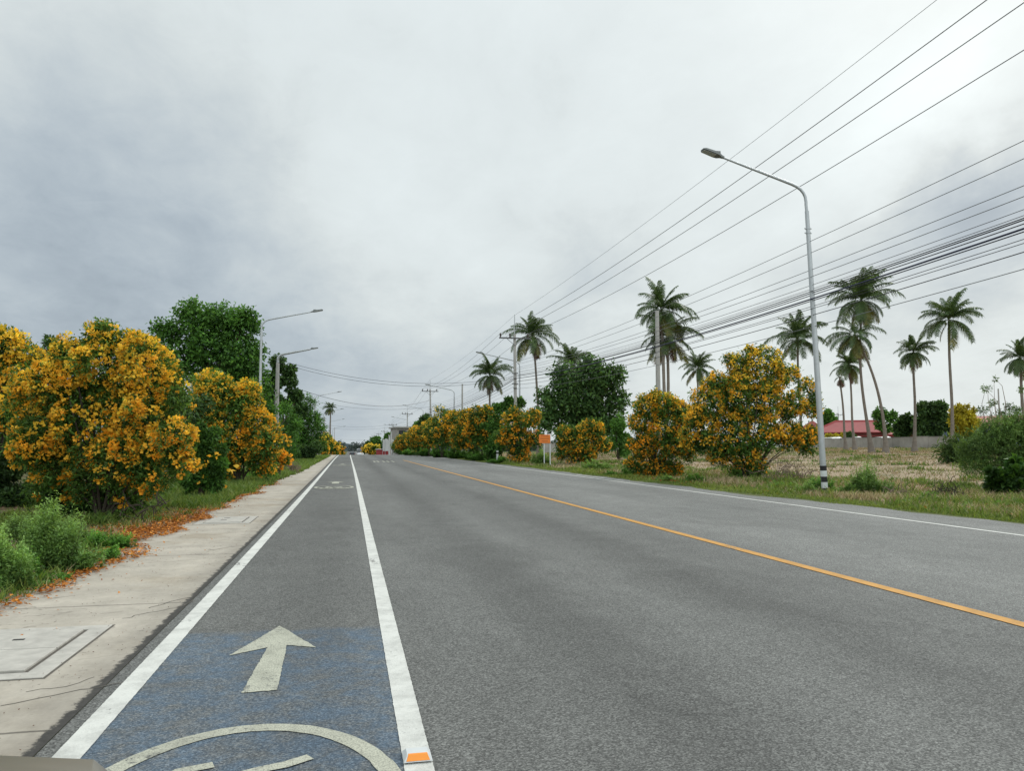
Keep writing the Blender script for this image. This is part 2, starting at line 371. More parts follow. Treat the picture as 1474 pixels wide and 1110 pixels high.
# the same marking repeated further along
def patch(y):
    zc = float(road_z(y))
    o = tag(strokes([(arc(-.45, y, .56, .95, 0, 360, 48), False)] + bike_glyph(-.43, y, 1, 1), .09, .0206 + zc, 'far_bike_symbol', M['arrow']), kind='structure')
    a = [( -.45 + dx, y + 3.0 + dy) for dx, dy in [(0, .9), (.32, .25), (.12, .25), (.12, -.7), (-.12, -.7), (-.12, .25), (-.32, .25)]]
    tag(flat('far_lane_arrow', a, .0206 + zc, M['arrow']), kind='structure')
patch(24.5); patch(52.); 
tag(strokes([([(x_, 61.5), (x_, 66)], False) for x_ in (2.0, 2.3, 2.75, 3.1, 3.5)] + [([(2.0, 64), (2.3, 65.9)], False), ([(2.75, 63.6), (3.1, 63.6)], False)], .12, .0205, 'far_lane_text', M['arrow']), kind='structure')

# ------------------------------------------------------------------ drain cover slabs in the pavement
def cover(x0, x1, y0, y1, label):
    t = thing('drain_cover', ((x0 + x1) / 2, (y0 + y1) / 2, .016), label, 'drain cover')
    m = MB(); w = .14
    for a, b, c, d in ((x0 - w, x1 + w, y0 - w, y0 - .02), (x0 - w, x1 + w, y1 + .02, y1 + w), (x0 - w, x0 - .02, y0 - .02, y1 + .02), (x1 + .02, x1 + w, y0 - .02, y1 + .02)):
        m.box(((a + b) / 2, (c + d) / 2, .016), (b - a, d - c, .012))
    m.build('frame', M['slab'], t, bevel=.003)
    MB().box(((x0 + x1) / 2, (y0 + y1) / 2, .010), (x1 - x0 + .04, y1 - y0 + .04, .016)).build('joint', M['joint'], t)
    MB().box(((x0 + x1) / 2, (y0 + y1) / 2, .0125), (x1 - x0 + 2 * w + .03, y1 - y0 + 2 * w + .03, .010)).build('dirt_joint', M['joint'], t)
    h = (y1 - y0) / 2 - .006
    for k in (0, 1):
        yc = y0 + h / 2 + k * (h + .012)
        p = MB().box(((x0 + x1) / 2, yc, .0225), (x1 - x0 - .01, h, .018)).build('slab', M['slab'], t, bevel=.004)
        for xx in (x0 + .25, x1 - .32):
            subpart('lifting_slot', MB().box((xx, yc + (.0 if k else .12), .0325), (.07, .028, .004)), M['slot'], p, t, bevel=.001)
cover(-2.75, -1.78, 4.93, 5.93, 'pale concrete drain cover slab in the pavement beside the blue bike lane')
cover(-2.35, -1.75, 13.6, 14.6, 'small concrete drain cover slab in the pavement beside fallen orange petals')

def crack(px, w, name='pavement_crack'):
    P = [np.array(G(*q)) for q in px]; out = []
    for a, b in zip(P[:-1], P[1:]):
        n = max(int(np.linalg.norm(b - a) / .05), 2)
        for k in range(n): out.append(tuple(a + (b - a) * k / n + RNG.normal(size=2) * .009))
    tag(strokes([(out, False)], w, .0172, name, M['joint']), kind='structure')
crack([(0, 1023), (60, 1010), (130, 996), (180, 988), (215, 970)], .010)
crack([(40, 1000), (95, 994), (150, 975)], .007)
crack([(178, 894), (215, 886), (262, 877), (282, 866)], .010)
crack([(212, 880), (245, 870), (280, 862)], .012)
crack([(300, 795), (330, 790), (358, 788)], .016)
crack([(380, 752), (400, 750), (418, 744)], .02)
# road stud at the end of the lane line
t = thing('road_stud', (.293, 3.27, .02), 'white road stud with orange reflector on the lane line', 'road stud')
m = MB(); m.add([(.235, 3.21, .024), (.352, 3.21, .024), (.352, 3.33, .024), (.235, 3.33, .024), (.25, 3.235, .045), (.337, 3.235, .045), (.337, 3.305, .045), (.25, 3.305, .045)], [(0, 1, 5, 4), (1, 2, 6, 5), (2, 3, 7, 6), (3, 0, 4, 7), (4, 5, 6, 7)]); m.build('stud_body', M['wband'], t)
m = MB(); m.add([(.246, 3.212, .028), (.341, 3.212, .028), (.332, 3.232, .046), (.255, 3.232, .046), (.246, 3.222, .028), (.341, 3.222, .028), (.332, 3.242, .0475), (.255, 3.242, .0475)], [(0, 1, 2, 3), (3, 2, 6, 7), (1, 5, 6, 2), (4, 0, 3, 7)]); m.build('reflector', M['refl'], t)

# ------------------------------------------------------------------ leaves
def unit(v): return v / (np.linalg.norm(v, axis=-1, keepdims=True) + 1e-9)
def leaf_quads(P, A, Nn, L, W, fold=.12):
    """rhombic leaves: P base, A axis, Nn normal, L length, W width"""
    B = unit(np.cross(A, Nn)); L = np.asarray(L).reshape(-1, 1) * np.ones((len(P), 1)); W = np.asarray(W).reshape(-1, 1) * np.ones((len(P), 1))
    mid = P + A * L * .45
    v = np.stack([P, mid + B * W / 2 + Nn * L * fold, P + A * L, mid - B * W / 2 + Nn * L * fold], 1).reshape(-1, 3)
    f = np.arange(len(P) * 4, dtype=np.int32).reshape(-1, 4)
    f = np.concatenate([f[:, [0, 1, 2]], f[:, [0, 2, 3]]])
    return v, f
def sphere_dirs(n, r): 
    return unit(r.normal(size=(n, 3)))
def lobes_from(spec, d, r, sub=4, thick=1.0, jit=.35):
    """spec: (px, py, radius_px[, depth offset in m]) seen at depth d -> leafy lobes, centre + radius in metres"""
    out = []
    for q in spec:
        px, py, rp = q[:3]; dd = d + (q[3] if len(q) > 3 else 0)
        R = rp * dd / F; c = pt(px, py, dd)
        out.append((c, R * .72))
        for k in range(sub):
            u = unit(r.normal(size=3) + V(0, 0, .15))
            if k % 2: out.append((c + u * R * r.uniform(.80, 1.15), R * r.uniform(.14, .28)))
            else: out.append((c + u * R * r.uniform(.45, .72), R * r.uniform(.34, .55)))
    return out
LT = [None]
def cloud(lobes, n, r, shell=.22, inner=.25):
    C = np.array([l[0] for l in lobes]); R = np.array([l[1] for l in lobes]); w = R ** 1.7 / np.sum(R ** 1.7)
    k = r.choice(len(lobes), n, p=w); D = sphere_dirs(n, r); LT[0] = np.random.default_rng(len(lobes)).uniform(.72, 1.32, len(lobes))[k]
    rr = 1 - np.abs(r.normal(size=n)) * shell; ins = r.random(n) < inner; rr = np.where(ins, r.random(n) ** .4 * .85, rr); rr = np.clip(rr, .05, 1.12)
    P = C[k] + D * (R[k] * rr)[:, None]
    # how deep inside the union of lobes
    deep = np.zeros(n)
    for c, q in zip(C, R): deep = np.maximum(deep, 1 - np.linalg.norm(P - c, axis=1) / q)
    return P, D, deep
def leaf_mesh(name, lobes, n, L, W, mat, par, r, shell=.2, inner=.25, droop=.25, bright=1., zmin=None, tuft=0, hole=0.):
    P, D, deep = cloud(lobes, n, r, shell, inner); tone = LT[0]
    keep = (deep < .55) | (r.random(n) < .35)
    if hole:
        q = np.sin(P * (1.9 / lobes[0][1])) + np.sin(P[:, [1, 2, 0]] * (3.7 / lobes[0][1]))
        keep &= (q.sum(1) > -hole) | (deep > .35)
    P, D, deep, tone = P[keep], D[keep], deep[keep], tone[keep]
    if tuft:   # leaves gathered in sprigs of `tuft`
        m = max(len(P) // tuft, 1); base = P[:m]; bd = unit(D[:m] + r.normal(size=(m, 3)) * .5 + V(0, 0, .2)); bdeep = deep[:m]
        idx = np.repeat(np.arange(m), tuft); s = np.tile(np.arange(tuft), m) / tuft
        P = base[idx] + bd[idx] * (s * L * 2.4)[:, None]; deep = bdeep[idx]; D = bd[idx]; tone = tone[:m][idx]
    A = unit(D * .5 + r.normal(size=P.shape) * .75 + V(0, 0, -droop)); Nn = unit(D * .5 + r.normal(size=P.shape) * .6 + V(0, 0, .55))
    if zmin is not None:
        k = P[:, 2] > zmin; P, A, Nn, deep, tone = P[k], A[k], Nn[k], deep[k], tone[k]
    sz = r.uniform(.65, 1.25, len(P))
    v, f = leaf_quads(P, A, Nn, L * sz, W * sz)
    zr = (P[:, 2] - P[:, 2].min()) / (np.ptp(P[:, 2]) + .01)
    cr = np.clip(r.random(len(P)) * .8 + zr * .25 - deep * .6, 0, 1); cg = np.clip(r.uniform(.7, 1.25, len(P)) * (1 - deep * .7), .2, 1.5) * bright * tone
    col = np.repeat(np.stack([cr, cg, cg * 0], 1), 4, 0)
    return npmesh(name, v, f, mat, par, col)
def flower_mesh(name, lobes, n, size, mat, par, r, per=8, patch=.9, orange=0., zlo=None, top=0.):
    P, D, deep = cloud(lobes, n * 4, r, .05, 0.)
    D = unit(D)
    s = lobes[0][1]
    q = np.sin(P * (2.3 / s) + 1.3) + np.sin(P[:, [2, 0, 1]] * (5.1 / s)) * .8 + np.sin(P[:, [1, 2, 0]] * (9.7 / s)) * .6
    zr = (P[:, 2] - P[:, 2].min()) / (np.ptp(P[:, 2]) + .01)
    k = (deep < .07) & (q.sum(1) * .5 + r.normal(size=len(P)) * .8 + (zr - .4) * top > -patch) & (D[:, 2] > -.75)
    if zlo is not None: k &= P[:, 2] > zlo
    P, D, zr = P[k][:n], D[k][:n], zr[k][:n]
    m = len(P); idx = np.repeat(np.arange(m), per)
    P = P + D * size * .5
    cs = size * r.uniform(.45, 1.25, m)
    off = unit(r.normal(size=(m * per, 3))); base = P[idx] + off * cs[idx, None] * .42
    A = unit(off + r.normal(size=off.shape) * .5 + D[idx] * .4); Nn = unit(r.normal(size=off.shape) + D[idx] * .8 + V(0, 0, .3))
    L = cs[idx] * r.uniform(.45, .8, m * per)
    v, f = leaf_quads(base, A, Nn, L, L * .85, .2)
    tint = r.random(m); cr = np.clip(.22 + zr * .6 + (tint - .5) * .6 - orange, 0, 1)[idx]; cg = np.clip(r.uniform(.65, 1.1, m)[idx] * r.uniform(.8, 1.15, m * per), .3, 1.25)  # blossoms yellower upwards, sunlit tops put into the colour
    return npmesh(name, v, f, mat, par, np.repeat(np.stack([cr, cg, cg * 0], 1), 4, 0))
def stems(name, par, base, tops, r0, mat, r, n=6, bend=.18):
    mb = MB()
    for t in tops:
        t = np.array(t, float); b = np.array(base, float) + V(r.normal() * r0 * 1.2, r.normal() * r0 * 1.2, -.05); L = np.linalg.norm(t - b)
        k = unit(r.normal(size=3)) * L * bend; pts = [b + (t - b) * s + V(0, 0, 1) * math.sin(s * math.pi) * L * .10 + k * math.sin(s * math.pi) * s for s in np.linspace(0, 1, 6)]
        mb.tube(pts, [r0 * (1 - .82 * s) for s in np.linspace(0, 1, 6)], n, cap=False)
    return mb.build(name, mat, par, smooth=True)
def plant(name, label, cat, spec, d, base_px, seed, group=None, L=.09, W=.03, n=9000, leaf='leaf', fl=0, fsize=.12, nstem=7, r0=.04, stemname='stem', bark='darkstem', sub=4, tuft=0, shell=.2, inner=.28, droop=.25, bright=1., per=8, patch=.9, orange=0., top=0., hole=0., flmat='flower', trunk=None, thingname=None, fzlo=.25, leafname='foliage'):
    r = np.random.default_rng(seed)
    b = xat(base_px, d)
    t = thing(name, tuple(b), label, cat, group)
    lob = lobes_from(spec, d, r, sub)
    zmin = b[2] + .03
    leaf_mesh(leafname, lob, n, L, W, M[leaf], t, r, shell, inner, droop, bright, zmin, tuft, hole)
    if fl: tag(flower_mesh('blossoms', lob, fl, fsize, M[flmat], t, r, per, patch, orange, b[2] + fzlo, top), kind='stuff')
    main = lob[::sub + 1]
    tops = [main[i % len(main)][0] + unit(r.normal(size=3)) * main[i % len(main)][1] * .5 for i in range(nstem)]
    if trunk:
        hgt, rad = trunk
        fork = b + V(0, 0, hgt)
        mb = MB(); mb.tube([b - V(0, 0, .1), b + V(.03, 0, hgt * .3), b + V(-.03, .02, hgt * .7), fork], [rad * 1.35, rad, rad * .9, rad * .85], 10, cap=False)
        for tp in tops:
            k = unit(r.normal(size=3)) * .3
            mb.tube([fork - V(0, 0, .05), fork + (tp - fork) * .5 + k, tp], [rad * .6, rad * .4, rad * .12], 6, cap=False)
        mb.build('trunk', M['bark'], t, smooth=True)
    else:
        stems(stemname, t, b, tops, r0, M[bark], r)
    return t

# ------------------------------------------------------------------ flowering bushes, left verge
GB = 'yellow flowering bushes lining the road'
plant('flowering_bush', 'largest yellow flowering bush beside the pavement with fallen petals, dark hollow at its foot', 'flowering bush',
      [(90, 560, 52), (150, 530, 48), (142, 492, 26), (215, 530, 44), (60, 620, 50), (130, 610, 62), (205, 600, 62), (240, 640, 42, -.3), (170, 665, 52, -.3), (80, 670, 40), (225, 685, 32, -.3), (196, 505, 24, .3), (100, 515, 26), (248, 575, 24), (130, 700, 36), (190, 715, 24), (40, 560, 24, .2), (268, 668, 15, -.2), (150, 478, 12), (176, 486, 12), (100, 725, 26, .5), (150, 735, 20, .3), (175, 690, 40, .6), (60, 705, 26, .6)], 13.6, 150, 11,
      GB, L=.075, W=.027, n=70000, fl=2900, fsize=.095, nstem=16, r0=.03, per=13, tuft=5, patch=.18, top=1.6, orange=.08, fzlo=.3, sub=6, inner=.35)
plant('flowering_bush', 'tall yellow flowering bush cut by the left edge of the photo, behind the largest bush', 'flowering bush',
      [(8, 500, 28), (40, 515, 20), (-30, 510, 40), (10, 560, 40), (-30, 600, 50), (25, 600, 30)], 17.5, -5, 12,
      GB, L=.09, W=.035, n=17000, fl=620, fsize=.14, nstem=6, tuft=5, patch=-.1, top=1.8, orange=.0, fzlo=1.4, per=11)
plant('flowering_bush', 'yellow flowering bush standing under the big dark green tree on the left verge', 'flowering bush',
      [(310, 565, 34), (345, 580, 32), (290, 600, 26), (330, 625, 40), (370, 610, 26), (350, 655, 30), (385, 640, 22, -.4), (318, 665, 26), (375, 662, 20), (298, 555, 20), (390, 622, 14)], 26, 345, 13,
      GB, L=.12, W=.05, n=30000, fl=1250, fsize=.145, nstem=8, tuft=4, patch=.2, top=.5, orange=.08, per=10)
plant('green_shrub', 'leafy green shrub squeezed between the two yellow bushes of the left verge', 'shrub',
      [(288, 632, 24), (300, 665, 24), (278, 690, 22), (305, 695, 16), (270, 720, 14)], 18.5, 290, 14, L=.11, W=.045, n=12000, leaf='leafg', nstem=5, fl=14, fsize=.18, orange=.2, patch=.5, fzlo=.2, bright=.75)
plant('dark_shrub', 'dark shaded shrub filling the gap under the leftmost flowering bush', 'shrub',
      [(0, 680, 36), (30, 720, 30), (-30, 700, 40), (60, 700, 30), (95, 735, 20)], 16.2, 20, 15, L=.11, W=.045, n=15000, leaf='leafd', nstem=5, bright=.75)  # leaves dimmed, the gap's shade is put into their colour
plant('dark_shrub', 'low shrub in the dark hollow at the foot of the largest flowering bush', 'shrub',
      [(135, 725, 22), (100, 715, 22), (165, 728, 16), (120, 740, 14), (75, 720, 18), (190, 715, 12)], 13.9, 135, 151, L=.08, W=.035, n=9000, leaf='leafd', nstem=8, bright=.6)  # shade of the hollow painted in by darker leaf colour
for i, (x, y, w) in enumerate([(-60, 640, 60), (60, 610, 60), (165, 600, 60), (255, 610, 55)]):
    plant('hedge_shrub', ['dark shrub behind the leftmost flowering bush', 'dark shrub behind the left half of the largest bush', 'dark shrub behind the right half of the largest bush', 'dark shrub under the big green tree'][i], 'shrub',
          [(x, y, w), (x + 20, y + 40, w * .7), (x - 30, y + 45, w * .7)], 24, x, 30 + i, 'dark shrubs behind the flowering bushes', L=.16, W=.07, n=7000, leaf='leafd', nstem=4, bright=.8)
plant('small_tree', 'thin grey twiggy treetop showing between the two nearest yellow bushes', 'tree',
      [(72, 492, 11), (92, 502, 9), (60, 512, 14), (85, 530, 18)], 24, 75, 16, L=.13, W=.05, n=1500, leaf='leafd', trunk=(1.6, .05), nstem=9, inner=.1, leafname='crown')
# trees of the left side
plant('broad_tree', 'big dark green leafy tree rising above the left bushes behind the nearest lamp', 'tree',
      [(285, 464, 28), (322, 458, 26), (345, 476, 24), (250, 484, 18), (300, 500, 36), (340, 515, 34), (360, 545, 22), (262, 520, 30), (320, 560, 36), (350, 575, 24), (268, 450, 12), (355, 455, 10), (240, 545, 24), (366, 505, 12), (232, 475, 10), (376, 560, 14), (382, 590, 14), (362, 468, 8)], 53, 310, 17,
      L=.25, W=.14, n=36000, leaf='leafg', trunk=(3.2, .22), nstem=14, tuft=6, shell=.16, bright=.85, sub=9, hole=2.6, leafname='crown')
plant('broad_tree', 'dark glossy tree on the left, right behind the concrete lamp post', 'tree',
      [(400, 524, 12), (416, 546, 14), (394, 550, 16), (426, 570, 13), (400, 582, 18), (420, 532, 7), (388, 575, 16), (430, 590, 12)], 72, 410, 18, L=.34, W=.2, n=9000, leaf='leafd', trunk=(3, .18), nstem=7, sub=6, leafname='crown')
plant('feathery_tree', 'light green feathery tree behind the second left lamp post', 'tree',
      [(392, 604, 18), (410, 590, 12), (410, 630, 22), (396, 640, 18), (418, 652, 12), (422, 612, 14), (386, 620, 16)], 64, 402, 19, L=.2, W=.07, n=12000, leaf='leafg', trunk=(1., .1), nstem=8, tuft=6, leafname='crown')
plant('feathery_tree', 'light green feathery tree with wispy top beside the far left lamp', 'tree',
      [(435, 602, 16), (445, 580, 10), (428, 630, 22), (450, 625, 16), (440, 645, 16), (415, 640, 18), (452, 604, 10)], 74, 438, 20, L=.24, W=.08, n=13000, leaf='leafg', trunk=(1.2, .1), nstem=10, tuft=6, bright=1.05, leafname='crown')
plant('dark_shrub', 'shrub in deep shade at the foot of the feathery trees on the left', 'shrub',
      [(430, 650, 14), (445, 650, 12), (455, 645, 12)], 70, 440, 21, L=.22, W=.1, n=5000, leaf='leafd', nstem=4, bright=.8)
plant('flowering_bush', 'small flowering branch of orange blossoms at the foot of the second bush on the left', 'flowering bush',
      [(402, 655, 8), (410, 664, 6), (396, 668, 7)], 31, 402, 22, GB, L=.11, W=.05, n=1800, fl=110, fsize=.15, nstem=4, orange=.45, fzlo=.05)
for i, (x, y, rr, d, o, lab) in enumerate([(462, 640, 12, 112, 0., 'far yellow bush beside the foot of the far left lamp'), (471, 632, 10, 122, -.1, 'far yellow green bush under the single distant palm'), (479, 642, 9, 135, .1, 'far yellow bush where the left verge meets the crest'), (488, 647, 6.5, 150, .55, 'far reddish orange bush, the last on the left at the crest')]):
    plant('flowering_bush', lab, 'flowering bush', [(x, y, rr), (x - 3, y + 7, rr * .8), (x + 4, y + 8, rr * .7)], d, x, 40 + i, GB, L=.3, W=.14, n=3600, fl=110, fsize=.32, nstem=3, orange=o, patch=.0)

# ------------------------------------------------------------------ flowering bushes, right verge
plant('flowering_bush', 'dense round yellow bush directly left of the largest right hand bush', 'flowering bush',
      [(930, 588, 18), (955, 582, 18), (978, 592, 16), (918, 608, 14), (955, 620, 30), (928, 640, 22), (970, 640, 24), (915, 665, 13), (990, 600, 16), (946, 672, 20), (970, 678, 12), (922, 682, 10), (908, 640, 7), (942, 572, 7), (990, 655, 9)], 32.5, 945, 50,
      GB, L=.12, W=.05, n=24000, fl=1000, fsize=.145, nstem=8, tuft=4, patch=.15, top=.3, orange=0.25, fzlo=.1)
plant('flowering_bush', 'largest yellow bush of the right verge, airy top, left of the striped lamp post', 'flowering bush',
      [(1085, 517, 16), (1062, 527, 14), (1112, 524, 14), (1033, 548, 12), (1132, 540, 14), (1160, 556, 12), (1050, 518, 6), (1100, 506, 6), (1170, 575, 8), (1022, 560, 12), (1020, 580, 24), (1060, 570, 26), (1100, 575, 26), (1140, 585, 20), (1166, 590, 11), (1010, 620, 24), (1050, 620, 30), (1095, 620, 28), (1135, 625, 24), (1160, 628, 17), (1035, 650, 20), (1075, 655, 22), (1160, 646, 10), (1000, 600, 16), (992, 630, 14), (1085, 548, 16), (1062, 552, 14), (1112, 552, 14), (1082, 590, 20), (1005, 640, 12), (1085, 675, 15), (1060, 680, 9)], 29.5, 1078, 51,
      GB, L=.12, W=.048, n=52000, fl=2100, fsize=.15, nstem=26, r0=.03, tuft=5, patch=.15, top=1.0, orange=0.05, hole=1.5, inner=.2, shell=.18, sub=5, fzlo=.3)
plant('flowering_bush', 'low broad orange flowering bush right of the orange sign', 'flowering bush',
      [(815, 628, 14), (850, 618, 16), (835, 640, 20), (862, 640, 13), (812, 648, 12), (845, 655, 14), (825, 664, 10)], 51, 835, 52,
      GB, L=.17, W=.08, n=12000, fl=520, fsize=.2, nstem=6, tuft=4, patch=.3, orange=0.28, fzlo=.1)
plant('flowering_bush', 'orange flowering bush left of the orange sign below the near utility pole', 'flowering bush',
      [(735, 610, 16), (760, 605, 14), (745, 635, 24), (728, 630, 14), (770, 632, 12), (750, 655, 14), (768, 600, 10), (742, 592, 8)], 57, 748, 53,
      GB, L=.18, W=.085, n=12500, fl=520, fsize=.21, nstem=6, tuft=4, patch=.1, orange=0.38, fzlo=.1)
plant('green_shrub', 'bright green leafy shrub top rising behind the bush left of the orange sign', 'shrub',
      [(735, 582, 12), (722, 590, 14), (712, 610, 16), (716, 635, 16), (750, 580, 8), (708, 650, 12)], 62, 718, 54, L=.24, W=.12, n=8000, leaf='leafg', nstem=5, bright=.7)
row = [(695, 612, 20, 66, .2, 'row bush nearest the green shrub left of the orange sign'), (675, 618, 20, 71, .1, 'second bush of the row, dark centre with orange top'), (655, 615, 19, 77, .1, 'third bush of the row under the bare grey pole'),
       (636, 614, 20, 84, -.25, 'mostly green fourth bush of the row below the leaning pole'), (618, 622, 16, 92, .0, 'fifth bush of the row, yellow orange on its left'), (603, 630, 14, 100, .0, 'sixth bush of the row, golden and low'), (590, 635, 12, 109, .1, 'seventh bush of the row, orange and small'), (578, 641, 9, 118, .05, 'last small bush of the row beside the white banners')]
for i, (x, y, rr, d, o, lab) in enumerate(row):
    plant('flowering_bush', lab, 'flowering bush', [(x, y - rr * .2, rr), (x - rr * .7, y + rr * .4, rr * .8), (x + rr * .7, y + rr * .3, rr * .8), (x, y + rr * .9, rr * .75), (x + rr * .4, y - rr * .7, rr * .45)], d, x, 60 + i, GB,
          L=.24, W=.11, n=8500, fl=int(200 if i == 3 else 460 - i * 14), fsize=.25, nstem=4, orange=o + .12, patch=.35, top=1.0, fzlo=.5, tuft=3)
plant('flowering_bush', 'low far yellow bush standing alone beyond the crest, left of the white banners', 'flowering bush',
      [(528, 647, 5), (534, 645, 6), (541, 646, 6), (537, 650, 6), (525, 650, 4)], 172, 534, 75, GB, L=.35, W=.2, n=3000, fl=170, fsize=.38, nstem=4, orange=-.1, patch=.4)
for i, (x, y, rr, d, lab) in enumerate([(562, 630, 10, 190, 'rounded green tree between the far utility poles'), (556, 640, 8, 205, 'small dark tree left of the far poles'), (541, 634, 6, 260, 'distant green tree left of the far utility poles'), (612, 604, 9, 104, 'green tree behind the golden row bushes'), (601, 612, 7, 112, 'green treetop right of the far grey building'), (530, 640, 5, 330, 'tiny distant tree near the end of the pole line')]):
    plant('distant_tree', lab, 'tree', [(x, y, rr), (x + rr * .6, y + rr * .6, rr * .7), (x - rr * .5, y + rr * .7, rr * .7)], d, x, 80 + i, 'distant trees beyond the crest', L=.4 * d / 150, W=.25 * d / 150, n=3000, leaf='leafd' if i % 2 else 'leafg', trunk=(1.5, .12), nstem=4, leafname='crown', bright=.9)
plant('broad_tree', 'wide dark green tree with spreading crown behind the low orange bush', 'tree',
      [(850, 545, 26), (815, 545, 22), (875, 550, 20), (890, 575, 14), (835, 575, 30), (800, 585, 22), (865, 590, 26), (795, 610, 22), (835, 610, 26), (870, 615, 20), (850, 530, 16), (888, 540, 10), (783, 570, 8)], 78, 838, 90,
      L=.42, W=.2, n=19000, leaf='leafd', trunk=(2.6, .25), nstem=16, tuft=5, shell=.28, bright=1.25, sub=6, inner=.2, leafname='crown')
plant('green_shrub', 'pale green shrub between the wide tree and the dense round bush', 'shrub',
      [(890, 612, 14), (895, 635, 14), (880, 640, 12), (900, 650, 9)], 64, 890, 91, L=.26, W=.1, n=5000, leaf='leafg', nstem=5, bright=1.1)
# trees behind the field wall
FT = 'trees behind the field wall'
plant('broad_tree', 'tallest dark round tree behind the grey wall, left of the golden tree', 'tree',
      [(1335, 590, 16), (1352, 588, 15), (1345, 610, 22), (1325, 612, 14), (1362, 610, 12), (1340, 625, 16)], 118, 1343, 92, FT, L=.55, W=.3, n=9000, leaf='leafd', trunk=(1.8, .2), nstem=6, bright=.75, leafname='crown')
plant('broad_tree', 'lower dark tree between the thin palm and the red roof', 'tree', [(1303, 605, 10), (1295, 615, 12), (1312, 615, 12), (1300, 624, 12)], 122, 1302, 93, FT, L=.55, W=.3, n=5000, leaf='leafd', trunk=(1.5, .2), nstem=5, bright=.8, leafname='crown')
plant('small_tree', 'slim open tree with pale stem in front of the red roof', 'tree', [(1268, 592, 9), (1277, 600, 9), (1266, 610, 9), (1285, 602, 8), (1275, 618, 7), (1262, 600, 6)], 108, 1272, 94, L=.45, W=.2, n=2600, leaf='leafg', trunk=(3.4, .10), nstem=8, bright=.8, inner=.1, leafname='crown')
plant('broad_tree', 'bushy green tree left of the red roof behind the striped lamp post', 'tree', [(1192, 598, 9), (1186, 606, 9), (1200, 606, 7)], 165, 1192, 95, FT, L=.6, W=.3, n=3000, leaf='leafg', trunk=(3, .2), nstem=5, bright=.9, leafname='crown')
plant('golden_tree', 'bright yellow golden shower tree at the right end of the wall', 'tree', [(1380, 592, 12), (1392, 600, 12), (1376, 608, 12), (1398, 612, 10), (1386, 620, 14), (1404, 608, 6)], 88, 1386, 96, L=.4, W=.18, n=6000, leaf='gold', trunk=(2, .15), nstem=7, leafname='crown')
plant('garden_plant', 'yellow and green leafy plants peeking over the wall at its left end', 'plant', [(1195, 628, 5), (1203, 629, 4), (1212, 629, 5), (1190, 630, 5)], 131, 1198, 97, L=.4, W=.2, n=900, leaf='gold', nstem=5)
plant('garden_plant', 'low dark plant peeking over the wall under the red roof', 'plant', [(1222, 628, 6), (1230, 630, 4)], 131, 1224, 98, L=.4, W=.2, n=900, leaf='leafd', nstem=5)
# large feathery shrub at the right edge
plant('feathery_tree', 'large feathery green shrub at the right edge of the field, reaching over the verge', 'shrub',
      [(1430, 625, 26), (1460, 620, 24), (1405, 645, 22), (1440, 655, 30), (1475, 650, 30), (1400, 668, 16), (1465, 612, 16), (1490, 630, 30)], 23, 1450, 99, L=.085, W=.02, n=34000, leaf='leafl', nstem=14, r0=.04, tuft=9, bright=.95, inner=.3, droop=.1, leafname='crown')
plant('wispy_shrub', 'sparse twiggy shrub with a few leaf sprigs sticking up at the right edge', 'shrub',
      [(1420, 560, 7), (1428, 580, 6), (1450, 585, 7), (1415, 590, 8), (1462, 590, 7), (1440, 600, 10), (1470, 560, 5), (1432, 545, 4)], 23.5, 1445, 100, L=.08, W=.03, n=900, leaf='leafl', nstem=18, r0=.02, bark='twig', bright=.7, inner=.1)
plant('broadleaf_shrub', 'dark broad leaved shrub at the foot of the feathery shrub on the right', 'shrub',
      [(1440, 695, 20), (1462, 690, 24), (1452, 712, 16), (1480, 700, 26), (1432, 712, 9)], 19.6, 1455, 101, L=.17, W=.13, n=6500, leaf='leafg', nstem=6, bright=.45)
plant('spiky_shrub', 'green and brown spiky shrub standing in the field left of the feathery shrub', 'shrub',
      [(1372, 648, 9), (1386, 650, 12), (1400, 650, 14), (1380, 660, 8), (1412, 640, 10), (1365, 652, 6)], 44, 1388, 102, L=.4, W=.06, n=3800, leaf='leafl', nstem=5, bright=.6, tuft=4)

